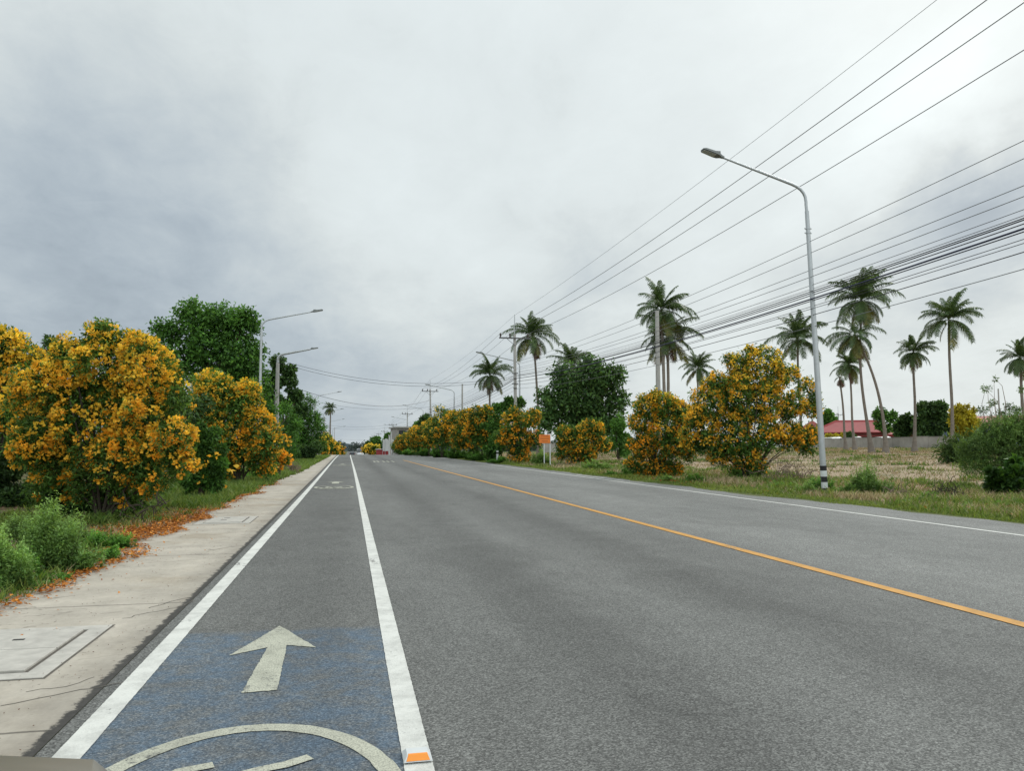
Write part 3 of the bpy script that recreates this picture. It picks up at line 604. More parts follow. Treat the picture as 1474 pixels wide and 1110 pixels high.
# weeds of the verges
GW = 'weed clumps on the verges'
def weed(label, spec, d, base, seed, n, leaf='leafl', L=.055, W=.02, bright=.8, ns=10, name='weed_clump', tuft=6):
    """upright leafy stalks filling the given outline"""
    r = np.random.default_rng(seed); b = xat(base, d); t = thing(name, tuple(b), label, 'weed', GW)
    lob = lobes_from(spec, d, r, 5); per = 46; m = max(n // per, 12)
    T, D, deep = cloud(lob, m, r, .12, .35)
    gz = hz(T[:, 0], T[:, 1]); hh = np.clip(T[:, 2] - gz, .05, None); hh = hh * r.uniform(.55, 1.12, m); T[:, 2] = gz + hh; T[:, :2] += r.normal(size=(m, 2)) * .004 * d
    B = T.copy(); B[:, 2] = gz; lean = (T - np.array([T[:, 0].mean(), T[:, 1].mean(), 0])); B[:, :2] -= lean[:, :2] * .35 + r.normal(size=(m, 2)) * .05
    k = np.repeat(np.arange(m), per); s_ = r.random(m * per) ** .75
    P = B[k] + (T - B)[k] * s_[:, None] + r.normal(size=(m * per, 3)) * (hh[k] * .022 + .010)[:, None]; P[:, 2] = np.maximum(P[:, 2], gz[k] + .01)
    A = unit(r.normal(size=P.shape) * V(1, 1, .4) + V(0, 0, .55)); Nn = unit(r.normal(size=P.shape) * .5 + V(0, 0, 1)); sz = r.uniform(.6, 1.2, len(P)) * (1.25 - .55 * s_)
    v, f = leaf_quads(P, A, Nn, L * sz, W * sz)
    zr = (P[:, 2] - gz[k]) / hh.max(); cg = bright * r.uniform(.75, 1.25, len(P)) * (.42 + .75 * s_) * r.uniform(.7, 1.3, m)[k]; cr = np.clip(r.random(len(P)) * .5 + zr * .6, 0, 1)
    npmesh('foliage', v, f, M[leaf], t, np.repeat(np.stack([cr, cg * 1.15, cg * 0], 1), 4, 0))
    mb = MB(); rs = .0016 + .0003 * d
    for q in range(0, m, max(1, m // 90)): mb.tube([B[q] - V(0, 0, .02), (B[q] + T[q]) / 2 + r.normal(size=3) * .015, T[q]], [rs * 1.4, rs, rs * .5], 4, cap=False)
    if m > 40: mb.build('stem', M['leafstem'], t)
    return t
M['leafstem'] = plain('weed_stem', (.07, .11, .03), .8)
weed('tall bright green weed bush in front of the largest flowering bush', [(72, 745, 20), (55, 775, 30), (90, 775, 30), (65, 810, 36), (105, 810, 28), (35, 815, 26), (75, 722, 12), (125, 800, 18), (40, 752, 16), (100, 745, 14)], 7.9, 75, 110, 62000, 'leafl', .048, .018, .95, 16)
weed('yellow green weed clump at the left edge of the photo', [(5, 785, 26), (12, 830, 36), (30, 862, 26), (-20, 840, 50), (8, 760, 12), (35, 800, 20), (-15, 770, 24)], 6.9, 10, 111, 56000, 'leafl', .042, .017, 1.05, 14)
weed('ragged low weeds filling the gap between the two nearest weed bushes', [(32, 800, 14), (45, 830, 16), (60, 850, 16), (38, 860, 12), (85, 845, 12)], 7.3, 50, 122, 14000, 'leafg', .045, .018, 1.0)
weed('thin weeds with reddish tint behind the nearest weed bushes', [(25, 750, 14), (45, 742, 10), (110, 755, 12), (130, 768, 10)], 10.2, 70, 123, 9000, 'leafl', .05, .018, .85)
weed('low spreading weeds at the pavement edge before the fallen petals', [(150, 800, 10), (130, 815, 12), (165, 790, 8), (110, 830, 12)], 8.6, 135, 124, 8000, 'leafg', .04, .016, 1.0)
weed('low green weeds right of the tall weed bush', [(140, 775, 14), (165, 780, 12), (125, 790, 12), (180, 775, 9)], 9.6, 145, 112, 14000, 'leafg', .045, .018, .9)
weed('leafy green weed clump right of the striped lamp post', [(1245, 690, 20), (1225, 700, 16), (1265, 698, 16), (1250, 675, 12), (1240, 710, 16), (1205, 705, 10)], 21.5, 1243, 113, 24000, 'leafl', .085, .032, .85)
weed('low weed clump in front of the dry brush pile on the right', [(1335, 715, 12), (1320, 722, 9), (1350, 722, 9)], 18.5, 1335, 114, 2500, 'leafg', .07, .028, .8)
weed('fresh green weed between the brush and the broad leaved shrub', [(1440, 725, 9), (1447, 732, 7)], 16.5, 1443, 115, 1400, 'leafg', .07, .025, .9)
weed('light green tall grass clump under the orange sign', [(778, 650, 9), (786, 655, 8), (772, 660, 8), (780, 663, 10)], 53, 779, 116, 3500, 'leafl', .25, .04, 1.0, tuft=3)
weed('green weed clump under the low broad orange bush', [(853, 668, 9), (866, 668, 8), (845, 672, 7), (876, 674, 7)], 43, 858, 117, 3500, 'leafl', .2, .04, .9, tuft=3)
weed('leafy weeds at the foot of the row bushes by the short white post', [(700, 655, 10), (712, 652, 8), (692, 658, 7), (680, 655, 6)], 66, 700, 118, 3500, 'leafg', .22, .07, .9, tuft=3)
weed('weed clump between the two large bushes of the right verge', [(1005, 685, 10), (990, 688, 7), (1018, 690, 6)], 28, 1004, 119, 1800, 'leafg', .1, .04, .7)
weed('tall green grass tuft on the left verge under the second yellow bush', [(378, 678, 8), (365, 680, 7), (395, 678, 7), (350, 684, 6)], 29, 378, 120, 3000, 'leafg', .16, .03, 1.15, tuft=3)
weed('small dark shrub at the foot of the far left lamp beside a white post', [(449, 661, 4), (453, 662, 3)], 74, 451, 121, 700, 'leafd', .2, .1, .9, tuft=0)

def brush(label, spec, d, base, seed, n, mat='twig', grp='piles of dry brush on the right verge'):
    r = np.random.default_rng(seed); b = xat(base, d); t = thing('brush_pile', tuple(b), label, 'brush pile', grp)
    mb = MB()
    for px, py, rp in spec:
        c = pt(px, py, d); R = rp * d / F
        for k in range(n):
            p0 = c + r.normal(size=3) * V(.7, .7, .35) * R; p0[2] = max(p0[2] - R * .5, b[2] + .02); u = unit(r.normal(size=3) + V(0, 0, .35)); Ls = R * r.uniform(.6, 1.9)
            k2 = unit(r.normal(size=3)) * Ls * .2
            pts = [p0, p0 + u * Ls * .5 + k2, p0 + u * Ls]
            for p in pts: p[2] = max(p[2], H(p[0], p[1]) + .01)
            mb.tube(pts, [.013, .009, .004], 4, cap=False)
    mb.build('twigs', M[mat], t); return t
brush('tangled dry branches under the right side of the largest right bush', [(1130, 668, 20), (1150, 680, 16), (1110, 685, 14)], 28, 1135, 130, 40)
brush('pile of dark dry branches in front of the field', [(1365, 702, 12), (1378, 712, 12), (1355, 712, 8)], 19.5, 1367, 131, 45, 'darkstem')
brush('small heap of grey twigs on the verge right of the weed clump', [(1298, 706, 10), (1285, 712, 8)], 20.5, 1295, 132, 40)
brush('dry brown twigs at the foot of the low orange bush', [(818, 668, 9), (806, 670, 7)], 50, 814, 133, 45, 'redtwig') if False else brush('dry brown twigs at the foot of the low orange bush', [(818, 668, 9), (806, 670, 7)], 50, 814, 133, 45)
brush('bare fallen twigs under the largest bush on the left', [(195, 728, 16), (225, 722, 12)], 12.6, 205, 134, 14, 'darkstem')
for i, (x, y, rr, d, lb) in enumerate([(590, 651, 5, 104, 'low undergrowth at the foot of the farthest row bushes'), (612, 650, 6, 94, 'low undergrowth under the sixth row bush'), (635, 651, 7, 85, 'low green undergrowth under the middle of the row'), (658, 652, 8, 77, 'low green undergrowth under the third row bush'), (678, 655, 8, 71, 'low green undergrowth under the second row bush')]):
    weed(lb, [(x, y, rr), (x - rr * 1.3, y - 1, rr * .8), (x + rr * 1.3, y + 2, rr * .9), (x + rr * .5, y - rr * .6, rr * .8)], d, x, 140 + i, 3000, 'leafg', .28, .1, .8, tuft=3)
for i, (x, y, rr, d, lb) in enumerate([(1182, 690, 9, 22.5, 'weeds touching the foot of the striped lamp post on its left'), (1160, 700, 8, 22, 'low weeds in front of the fallen branches left of the lamp post'), (1120, 700, 8, 24, 'low leafy weeds before the largest bush on the right'), (960, 692, 8, 29, 'low weeds at the foot of the dense round bush'), (895, 682, 9, 34, 'weeds at the road edge left of the dense round bush'), (1300, 728, 9, 17.5, 'weeds in front of the grey twig heap'), (1390, 735, 10, 16.5, 'low ragged weeds at the road edge near the broad leaved shrub'), (1465, 742, 10, 15.5, 'low weeds at the road edge by the right border of the photo'), (720, 663, 7, 57, 'weeds around the short white marker post')]):
    weed(lb, [(x, y, rr), (x - rr * 1.5, y + 1, rr * .7), (x + rr * 1.4, y + 3, rr * .8), (x + rr * .4, y - rr * .7, rr * .6)], d, x, 150 + i, 2200, 'leafl' if i % 2 else 'leafg', .0035 * d, .0013 * d, .95, tuft=4)
brush('reddish brown dry brush at the foot of the second left bush', [(418, 668, 7), (424, 672, 6)], 36, 420, 135, 60)

# ------------------------------------------------------------------ palms
def frond_mesh(name, L, elev, droop, r, mat, nl=44, ll=1.0):
    """one feather frond growing from the origin along +X"""
    n = 14; s = np.linspace(0, 1, n); ang = elev - droop * s ** 1.4
    dx = np.cos(ang); dz = np.sin(ang); P = np.zeros((n, 3))
    for i in range(1, n): P[i] = P[i - 1] + V(dx[i], 0, dz[i]) * L / (n - 1)
    P[:, 1] += .15 * r.normal() * s ** 2 * L * .5
    vs = []; fs = []; col = []
    for i in range(n):
        w = .045 * (1 - .8 * s[i]); vs += [P[i] + V(0, w, 0), P[i] + V(0, 0, w * .8), P[i] - V(0, w, 0)]; col += [(.7, .95, 0)] * 3
        if i: b = (i - 1) * 3; fs += [(b, b + 1, b + 4, b + 3), (b + 1, b + 2, b + 5, b + 4)]
    for side in (-1, 1):
        for k in range(nl):
            u = .12 + .86 * (k + r.uniform(-.3, .3)) / nl; j = min(int(u * (n - 1)), n - 2); fr = u * (n - 1) - j
            p = P[j] * (1 - fr) + P[j + 1] * fr; T = unit(P[j + 1] - P[j])
            l = ll * (math.sin(math.pi * min(max(u, .0), 1) ** .75) * .75 + .3) * r.uniform(.85, 1.1)
            a = unit(T * .62 + V(0, side, 0) * .85 + V(0, 0, .12)); hang = V(0, 0, -1) * l * r.uniform(.35, .85)
            m = p + a * l * .5 + hang * .18; e = p + a * l * .85 + hang; w = T * .036
            b = len(vs); vs += [p - w, p + w, m + w, m - w, e]; fs += [(b, b + 1, b + 2, b + 3), (b + 3, b + 2, b + 4, b + 4)]
            c = (r.uniform(0, .9), r.uniform(.7, 1.25), 0); col += [c] * 5
    me = bpy.data.meshes.new(name); me.from_pydata([tuple(v) for v in vs], [], [tuple(dict.fromkeys(f)) for f in fs]); me.materials.append(mat)
    a = me.color_attributes.new('Col', 'FLOAT_COLOR', 'POINT'); a.data.foreach_set('color', np.concatenate([np.array(col), np.ones((len(col), 1))], 1).astype(np.float32).ravel())
    return me
pr = np.random.default_rng(3)
FR = {k: [frond_mesh('frond', L, math.radians(e), math.radians(dr), pr, M[m]) for _ in range(4)] for k, (L, e, dr, m) in
      dict(up=(3.7, 82, 48, 'frond'), hi=(4.0, 60, 72, 'frond'), mid=(4.2, 36, 92, 'frond'), low=(3.9, -8, 76, 'frond'), old=(3.5, -42, 45, 'froy'), dead=(2.8, -70, 18, 'frod')).items()}
def palm(label, crown, d, base, R, seed, group='coconut palms in the field', lean=0., mix=None, nuts=True, zb=None):
    """crown = pixel of the crown heart, base = pixel column of the foot, R = crown radius in px"""
    r = np.random.default_rng(seed); b = xat(base, d); c = pt(crown[0], crown[1], d + r.uniform(-.5, .5))
    t = thing('coconut_palm', tuple(b), label, 'palm tree', group)
    mb = MB(); hgt = c[2] - b[2]; pts = []; rad = []
    for s in np.linspace(0, 1, 16):
        p = b + (c - b) * s; off = math.sin(s * math.pi) * lean + .06 * math.sin(s * 7 + seed); pts.append(p + RT * off); rad.append((.25 * math.exp(-s * 14) + .155 - .055 * s) * (1 + .05 * (int(s * 15) % 2)))
    mb.tube(pts, rad, 9, cap=False); mb.build('trunk', M['trunk'], t, smooth=True)
    sc = R * d / F / 3.7
    mix = {k_: int(round(v_ * (1.25 if k_ in ('up', 'hi', 'mid', 'low') else .8))) for k_, v_ in (mix or dict(up=6, hi=6, mid=6, low=8, old=5, dead=2)).items()}
    k = 0
    for kind, m in mix.items():
        for i in range(m):
            o = bpy.data.objects.new('frond', FR[kind][i % 4]); COL.objects.link(o); o.parent = t
            o.location = Vector(c - b + V(0, 0, {'old': -.15, 'dead': -.3}.get(kind, 0)))
            o.rotation_euler = (r.uniform(-.35, .35), r.uniform(-.22, .22), k * 2.399 + r.uniform(-.45, .45)); s = sc * r.uniform(.72, 1.15); o.scale = (s, s, s); k += 1
    if nuts:
        for i in range(6):
            mb = MB(); a = r.uniform(0, 6.28); q = c + V(math.cos(a) * .28, math.sin(a) * .28, r.uniform(-.55, -.2)); n8 = 6
            mb.tube([q + V(0, 0, -.13), q + V(0, 0, -.06), q + V(0, 0, .05), q + V(0, 0, .12)], [.04, .11, .11, .03], 7)
            mb.build('coconut', M['nut'], t, smooth=True)
    return t
palm('leftmost of the right side palms, short, left of the near utility pole', (705, 540), 95, 707, 34, 201)
palm('palm with a hanging brown skirt of dead fronds just right of the near utility pole', (766, 483), 88, 775, 42, 202, mix=dict(up=6, hi=7, mid=6, low=5, old=4, dead=5), lean=.3)
palm('dark palm crown sticking out of the wide dark green tree', (822, 525), 88, 824, 34, 203, mix=dict(up=8, hi=8, mid=5, low=4, old=2))
palm('big full palm rising highest behind the bare concrete pole', (952, 447), 62, 966, 50, 204, lean=-.2)
palm('palm with a lower yellowing crown close beside the tall palm at the bare concrete pole', (962, 485), 63, 959, 50, 205, mix=dict(up=3, hi=5, mid=6, low=6, old=7, dead=3))
palm('small distant palm between the bare concrete pole and the largest bush', (1005, 530), 105, 1004, 28, 206)
palm('dark palm directly left of the striped lamp post, above the largest bush', (1148, 488), 82, 1153, 46, 207, mix=dict(up=6, hi=7, mid=7, low=7, old=1))
palm('tallest palm of the field, first of two crossing slim trunks', (1240, 432), 78, 1254, 52, 208, lean=-.5)
palm('palm with its crown just under the tallest palm, second of the crossing trunks', (1230, 482), 76, 1274, 42, 209, lean=.9, mix=dict(up=1, hi=3, mid=5, low=7, old=5, dead=1))
palm('small palm with round crown left of the two crossing palms', (1222, 525), 98, 1230, 30, 210)
palm('thin palm topped by a small brown withered crown, left of the crossing palms', (1209, 542), 101, 1218, 16, 211, mix=dict(up=1, low=2, dead=9), nuts=False)
palm('medium palm standing alone in the middle of the field', (1315, 507), 79, 1317, 31, 212)
palm('tall palm with full crown right of the middle palm, thick dark crown heart', (1366, 460), 74, 1371, 46, 213, mix=dict(up=6, hi=8, mid=7, low=6, old=3))
palm('palm cut by the right edge of the photo', (1468, 515), 70, 1477, 34, 214)
palm('single far palm on the left beyond the green trees', (475, 588), 135, 477, 11, 215, 'distant palms on the left')
palm('dark far palm almost hidden behind the feathery trees on the left', (457, 606), 105, 458, 12, 216, 'distant palms on the left')

# ------------------------------------------------------------------ street lamps
def bez(a, b, c, n=6): return [a * (1 - t) ** 2 + 2 * b * t * (1 - t) + c * t * t for t in np.linspace(0, 1, n)]
def lamp(label, x, y, h, arm, side, rise=.7, lean=0., striped=False, r=.075, mat='galv', group='street lamps along the road', cut=None):
    z0 = H(x, y); b = V(x, y, z0); t = thing('street_lamp', tuple(b), label, 'street lamp', group)
    top = b + V(lean * side * -1, 0, h - rise)
    if mat == 'conc': top = b + V(0, 0, h - rise)
    pb = MB(); pb.tube([b + V(0, 0, -.1), b + (top - b) * .5, top + (b - top) * .06], [r * 1.25, r * 1.05, r * .8], 14); pb.build('pole', M[mat], t, smooth=True)
    end = top + V(side * arm, 0, rise); kn = top + V(0, 0, .12); a0 = top + (b - top) * .07; k2 = kn + (end - kn) * .17
    MB().tube([a0, top - V(0, 0, .35)] + bez(top - V(0, 0, .25), kn, k2) + [end], [r * .62] * 8 + [r * .42], 10).build('arm', M['galv'], t, smooth=True)
    d = unit(end - k2); s = side
    # LED head: neck, finned body with tapered nose, lens underneath
    hb = MB(); w = .15
    secs = [(0, .045, .035), (.1, .06, .05), (.18, .13, .06), (.30, .15, .06), (.62, .14, .045), (.70, .10, .02)]
    vs = []; fs = []
    nrm = V(-d[2] * s, 0, abs(d[0])); 
    for (q, ww, hh) in secs:
        for yy, zz in ((-ww, -hh * .5), (ww, -hh * .5), (ww * .8, hh), (-ww * .8, hh)): vs.append(end - d * .08 + d * q + V(0, yy, 0) + nrm * zz)
    for i in range(len(secs) - 1):
        for k in range(4): fs.append((i * 4 + k, i * 4 + (k + 1) % 4, i * 4 + 4 + (k + 1) % 4, i * 4 + 4 + k))
    fs += [(0, 1, 2, 3), tuple(len(vs) - 4 + k for k in range(4))]
    hb.add(vs, fs)
    for k in range(4): hb.box(tuple(end + d * (.14 + .03) + nrm * .075 + V(0, -.07 + k * .045, 0)), (.18, .012, .05))
    ho = hb.build('lamp_head', M['galv2'], t, bevel=.004)
    c = end + d * .40 - nrm * .034; q = []
    for e, yy in ((-.2, -.115), (.2, -.10), (.2, .10), (-.2, .115)): q += [c + d * e + V(0, yy, 0), c + d * e + V(0, yy, 0) - nrm * .008]
    subpart('lens', MB().add(q, [(0, 2, 4, 6), (1, 7, 5, 3), (0, 1, 3, 2), (2, 3, 5, 4), (4, 5, 7, 6), (6, 7, 1, 0)]), M['lens'], ho, t)
    for f in (.88, .865) if mat != 'conc' else ():
        c = b + (top - b) * f; MB().tube([c - V(0, 0, .02), c + V(0, 0, .02)], r * 1.02, 12).add(*MB_bolt(c, r)).build('collar', M['galv'], t)
    MB().box((x, y, z0 + .03), (.42, .42, .05)).build('base_plate', M['galv2'], t, bevel=.004)
    if striped:
        for a0, a1, mt in ((.05, .16, 'band'), (.16, .33, 'wband'), (.33, .49, 'band'), (.49, .66, 'wband'), (.66, .80, 'band')):
            f0, f1 = a0 / (h - rise), a1 / (h - rise); rr = r * 1.25 + .002
            MB().tube([b + (top - b) * f0, b + (top - b) * f1], rr, 20).build('black_band' if mt == 'band' else 'white_band', M[mt], t, smooth=True)
    return t
def MB_bolt(c, r):
    m = MB().box(tuple(c + V(r * 1.2, 0, 0)), (.05, .03, .03)).box(tuple(c - V(r * 1.2, 0, 0)), (.05, .03, .03)); return m.v, m.f
lamp('nearest right street lamp, tall steel pole with black and white bands at its foot', 13.45, 19.88, 9.75, 2.7, -1, .90, -.32, True, r=.072)
lamp('street lamp beside the near utility pole, its thin arm passing behind the pole', 13.82, 62.1, 9.05, 3.1, -1, .75)
lamp('distant street lamp behind the leaning utility pole', 12.9, 96.2, 9.0, 3.1, -1, .75)
for i, (y, lb) in enumerate([(138, 'far lamp past the leaning pole'), (176, 'far lamp near the grey building'), (216, 'farthest lamp on the right side')]):
    lamp('tiny ' + lb, 12.9, y, 9., 3.1, -1, .75)
lamp('nearest street lamp on the left, tallest thin pole in front of the big green tree', -5.05, 45.6, 9.1, 2.8, 1, .75)
lamp('thick pale concrete lamp post on the left with wires fixed near its top', -5.6, 62.1, 9.0, 2.45, 1, .65, r=.16, mat='conc')
lamp('thin far street lamp on the left verge beside the feathery trees', -4.92, 113.2, 9.1, 3.1, 1, .75)
for i, (y, lb) in enumerate([(150, 'beyond the single far palm'), (190, 'second beyond the single far palm'), (232, 'farthest on the left side')]):
    lamp('tiny distant street lamp ' + lb, -4.9, y, 9., 3.1, 1, .75)

# ------------------------------------------------------------------ utility poles
PX = 13.06
def pole(label, x, y, h=12.0, lean=0., group='utility poles along the right side', arm=2.6, spike=1.6, r=.16, mid=True, azi=None, z0=None):
    z = H(x, y) if z0 is None else z0; b = V(x, y, z); t = thing('utility_pole', tuple(b), label, 'utility pole', group)
    hp = h - spike - z if False else h - spike; T = b + V(lean * hp, 0, hp)
    m = MB(); m.tube([b - V(0, 0, .2), T], [r, r * .68], 4 if False else 8); m.build('pole', M['conc'], t, smooth=True)
    if spike: MB().tube([T - V(0, 0, .6), T + V(0, 0, spike)], [.045, .03], 6).build('top_rod', M['galv'], t)
    if arm:
        az = T[2] - .35; ca = MB().box((T[0], y - .16, az), (arm, .09, .11)); ca.build('crossarm', M['iron'], t, bevel=.006)
        MB().tube([V(T[0] - arm * .28, y - .16, az), V(T[0], y - .16, az - .6)], .02, 5).tube([V(T[0] + arm * .28, y - .16, az), V(T[0], y - .16, az - .6)], .02, 5).build('brace', M['iron'], t)
        for dx in (-.46, -.16, .40):
            q = V(T[0] + dx * arm, y - .16, az + .05)
            MB().tube([q, q + V(0, 0, .06), q + V(0, 0, .12), q + V(0, 0, .18), q + V(0, 0, .30), q + V(0, 0, .34)], [.03, .07, .05, .085, .06, .03], 9).build('insulator', M['porc'], t, smooth=True)
    if mid:
        for zz, w in ((h * .60, .5), (h * .565, .3), (h * .53, .5), (h * .50, .3)):
            q = b + (T - b) * (zz / hp); MB().box((q[0] - .04, y - .15, q[2]), (w, .07, .07)).build('cable_bracket', M['iron'], t)
    return t, T
poles = [(PX, .5, 'utility pole beside the camera, outside the photo', 0), (PX, 60, 'near utility pole with crossarm standing over the orange flowering bush', -.012), (12.63, 120.5, 'leaning utility pole with crossarm above the middle of the row bushes', -.03),
         (13.3, 182, 'upright utility pole with crossarm next to the grey building', 0), (13.3, 243, 'fourth utility pole, in front of the rounded green tree', 0), (13.3, 303, 'fifth utility pole down the road', 0), (13.3, 363, 'sixth utility pole down the road', 0), (13.3, 425, 'seventh utility pole down the road', 0), (13.3, 490, 'farthest utility pole down the road', 0)]
TOPS = []
for (x, y, lb, ln) in poles:
    if y < 5: TOPS.append((x, y, H(x, y) + 10.4)); t, T = pole(lb, x, y, 12., ln); continue
    t, T = pole(lb, x, y, 12.0, ln); TOPS.append(tuple(T))
pole('bare concrete pole without crossarm in front of the two big palms', 14.86, 35.3, 8.0, arm=0, spike=0, r=.15, mid=False)
pole('thin bare pole rising from the row bushes left of the short palm', *xat(665, 84)[:2], 8.2, arm=0, spike=0, r=.12, mid=False)
pole('pair pole with small transformer box on the left behind the feathery trees', *xat(417, 78)[:2], 9.1, arm=0, spike=0, r=.13, mid=False, group='utility poles on the left side')
b = xat(413, 77.5); t = thing('transformer_box', (b[0], b[1], 0), 'pale grey transformer box hung on the left pole', 'transformer'); m = MB().box((b[0], b[1], 5.5), (.55, .4, .7)); m.build('tank', M['conc'], t, bevel=.02)
MB().tube([V(b[0] - .15, b[1], 5.85), V(b[0] - .15, b[1], 6.1)], .03, 6).tube([V(b[0] + .15, b[1], 5.85), V(b[0] + .15, b[1], 6.1)], .03, 6).build('bushing', M['porc'], t)
for d, px, hh, lb in ((121, 452, 9., 'far pole at the left beside the thin lamp'), (182, 466.5, 9.5, 'thin far pole left of the single palm'), (243, 481, 9.5, 'farthest thin pole on the left')):
    pole(lb, *xat(px, d)[:2], hh, arm=0, spike=0, r=.12, mid=False, group='utility poles on the left side')
pole('distant pole with crossarm behind the red roof', *xat(1208, 175)[:2], 10, arm=2.6, spike=1.6, group='poles behind the field wall')
pole('thin pole standing behind the feathery shrub on the right', *xat(1441, 75)[:2], 6.2, arm=0, spike=0, r=.09, group='poles behind the field wall', mid=False)
MBp = [(512, 7), (526, 9)]

# ------------------------------------------------------------------ cables
def cable(name, label, pts, r, mat, group=None, n=4):
    pts = [np.array(p, float) for p in pts]; b = pts[-1]
    o = MB().tube(pts, r, n).build(name, M[mat], None, smooth=True); o.data.transform(__import__('mathutils').Matrix.Translation(-Vector(pts[0]))); o.location = Vector(pts[0])
    return tag(o, label, 'cable', group)
def span(a, b, sag, n=22): 
    a, b = np.array(a, float), np.array(b, float); return [a + (b - a) * s - V(0, 0, 4 * sag * s * (1 - s)) for s in np.linspace(0, 1, n)]
def run(att, sag):
    out = []
    for i in range(len(att) - 1):
        s = span(att[i], att[i + 1], sag if i < 3 else sag * .7, 24 if i < 2 else 10); out += s if not out else s[1:]
    return out
GH = 'high voltage lines on the crossarms'
for dx, lb, g, r in ((-1.20, 'high line on the left end of the crossarms, second from the top', GH, .013), (-.42, 'high line left of the pole tops, third from the top', GH, .013), (1.04, 'high line on the right end of the crossarms, fourth from the top', GH, .013)):
    cable('power_line', lb, run([(x + dx, y - .16, z + .02) for x, y, z in TOPS], .75), r, 'cable2', g)
cable('power_line', 'thin topmost line strung over the pole tips', run([(x, y, z + 1.55) for x, y, z in TOPS], .45), .008, 'cable2', GH)
low = [(205, 8.05, .009, 'cable2', 'uppermost thin line of the lower cables'), (230, 7.85, .009, 'cable2', 'second thin line of the lower cables'), (268, 7.6, .009, 'cable2', 'third line of the lower cables'), (285, 7.4, .009, 'cable2', 'fourth line of the lower cables'),
       (303, 7.25, .007, 'cable', None), (311, 7.2, .007, 'cable', None), (316, 7.0, .012, 'cable', None), (318, 6.9, .014, 'cable', None), (323, 6.95, .012, 'cable', None), (331, 6.7, .022, 'cable3', 'thickest blue black cable in the bundle'), (335, 6.72, .013, 'cable', None),
       (345, 6.5, .008, 'cable', None), (352, 6.45, .008, 'cable', None), (364, 6.2, .011, 'cable', 'dark cable just under the bundle'), (388, 5.9, .009, 'cable2', 'lowest thin cable over the palms')]
for i, (py, zp, r, mt, lb) in enumerate(low):
    rr_ = ray(1474, py); tt = 13.3 / rr_[0]; zm = EYE + rr_[2] * tt; ym = rr_[1] * tt
    sag = .7; s = (60 - ym) / 59.5; z1 = zp
    z0 = (zm - z1 * (1 - s) + 4 * sag * s * (1 - s)) / s
    att = [(13.28, .5, z0), (PX - .1 + .12 * (i % 3), 59.8, z1)]
    att += [(x, y - .2, H(x, y) + z1) for x, y, _, _ in poles[2:7]]
    cable('communication_cable', lb or 'thin black cable in the bundle sagging between the utility poles', run(att, sag), r, mt, 'cables of the lower bundle' if lb is None else 'lower cables between the poles')
GX = 'cables crossing the road'
a = V(-5.6, 62.0, 8.05); b = V(PX, 60, 6.9)
cable('crossing_cable', 'upper of two wires crossing the road from the concrete lamp post', span(a, b, 1.15), .012, 'cable', GX); cable('crossing_cable', 'lower of two wires crossing the road from the concrete lamp post', span(a - V(0, 0, .22), b - V(0, 0, .15), 1.2), .012, 'cable', GX)
q = xat(417, 78); cable('crossing_cable', 'thick wire crossing the road from the transformer pole to the leaning pole', span((q[0], q[1], 7.4), (12.5, 120.5, 8.55), 1.5), .022, 'cable', GX)
for i, (d, px, z1, zr, pl, lb) in enumerate(((121, 452, 7.6, 6.6, 2, 'far wire crossing the road below the thick one'), (182, 466.5, 6.6, 7.2, 3, 'upper far wire crossing at the grey building'), (182, 466.5, 6.0, 6.6, 3, 'lower far wire crossing at the grey building'), (243, 481, 5., 5.4, 4, 'faint wire crossing low near the horizon'), (243, 481, 3.2, 3.8, 4, 'faintest wire crossing lowest over the horizon'))):
    q = xat(px, d); x, y, _ = TOPS[pl]; cable('crossing_cable', lb, span((q[0], q[1], q[2] + z1 + 1), (x, y, H(x, y) + zr + 1), .8), .016, 'cable2', GX)

# ------------------------------------------------------------------ signs and posts
b = xat(786, 50); t = thing('orange_sign', tuple(b), 'square orange sign on two white posts between the two orange flowering bushes', 'sign')
c = pt(784, 632, 50); MB().box(tuple(c), (.74, .03, .56), -.15).build('panel', M['orange'], t, bevel=.01)
MB().box(tuple(c + V(0, -.019, .2)), (.5, .006, .05), -.15).box(tuple(c + V(0, -.019, .03)), (.6, .006, .05), -.15).box(tuple(c + V(0, -.019, -.14)), (.4, .006, .05), -.15).build('lettering', plain('faded_lettering', (.42, .12, .03)), t)
for dx in (-.02, .38): MB().box((c[0] + dx, c[1] + .05, (b[2] + c[2] + .2) / 2), (.06, .05, c[2] + .2 - b[2]), -.15).build('post', M['wband'], t)
for px, d, h, lb in ((716, 60, .95, 'short white marker post in front of the row bushes'), (450, 76, .6, 'short white marker post on the left pavement edge'), (672, 84, .8, 'short grey marker post at the foot of the row bushes')):
    b = xat(px, d); t = thing('marker_post', tuple(b), lb, 'post', 'short marker posts'); MB().box((b[0], b[1], b[2] + h / 2), (.14, .14, h)).build('post', M['wband'], t, bevel=.01); MB().box((b[0], b[1], b[2] + h * .8), (.146, .146, .12)).build('black_band', M['band'], t)
for px, h, lb in ((551, 3.1, 'left white banner flag beyond the crest'), (554.5, 3.2, 'right white banner flag beyond the crest')):
    b = xat(px, 140); t = thing('banner_flag', tuple(b), lb, 'banner', 'white banner flags'); MB().tube([b, b + V(0, 0, h)], .03, 5).build('pole', M['galv'], t)
    m = MB(); w = .62; m.add([b + V(.02, 0, .9), b + V(w, .03, .9), b + V(w, -.03, h - .35), b + V(w * .7, 0, h - .1), b + V(.02, 0, h)], [(0, 1, 2, 3, 4)]); m.build('cloth', M['whitew'], t)
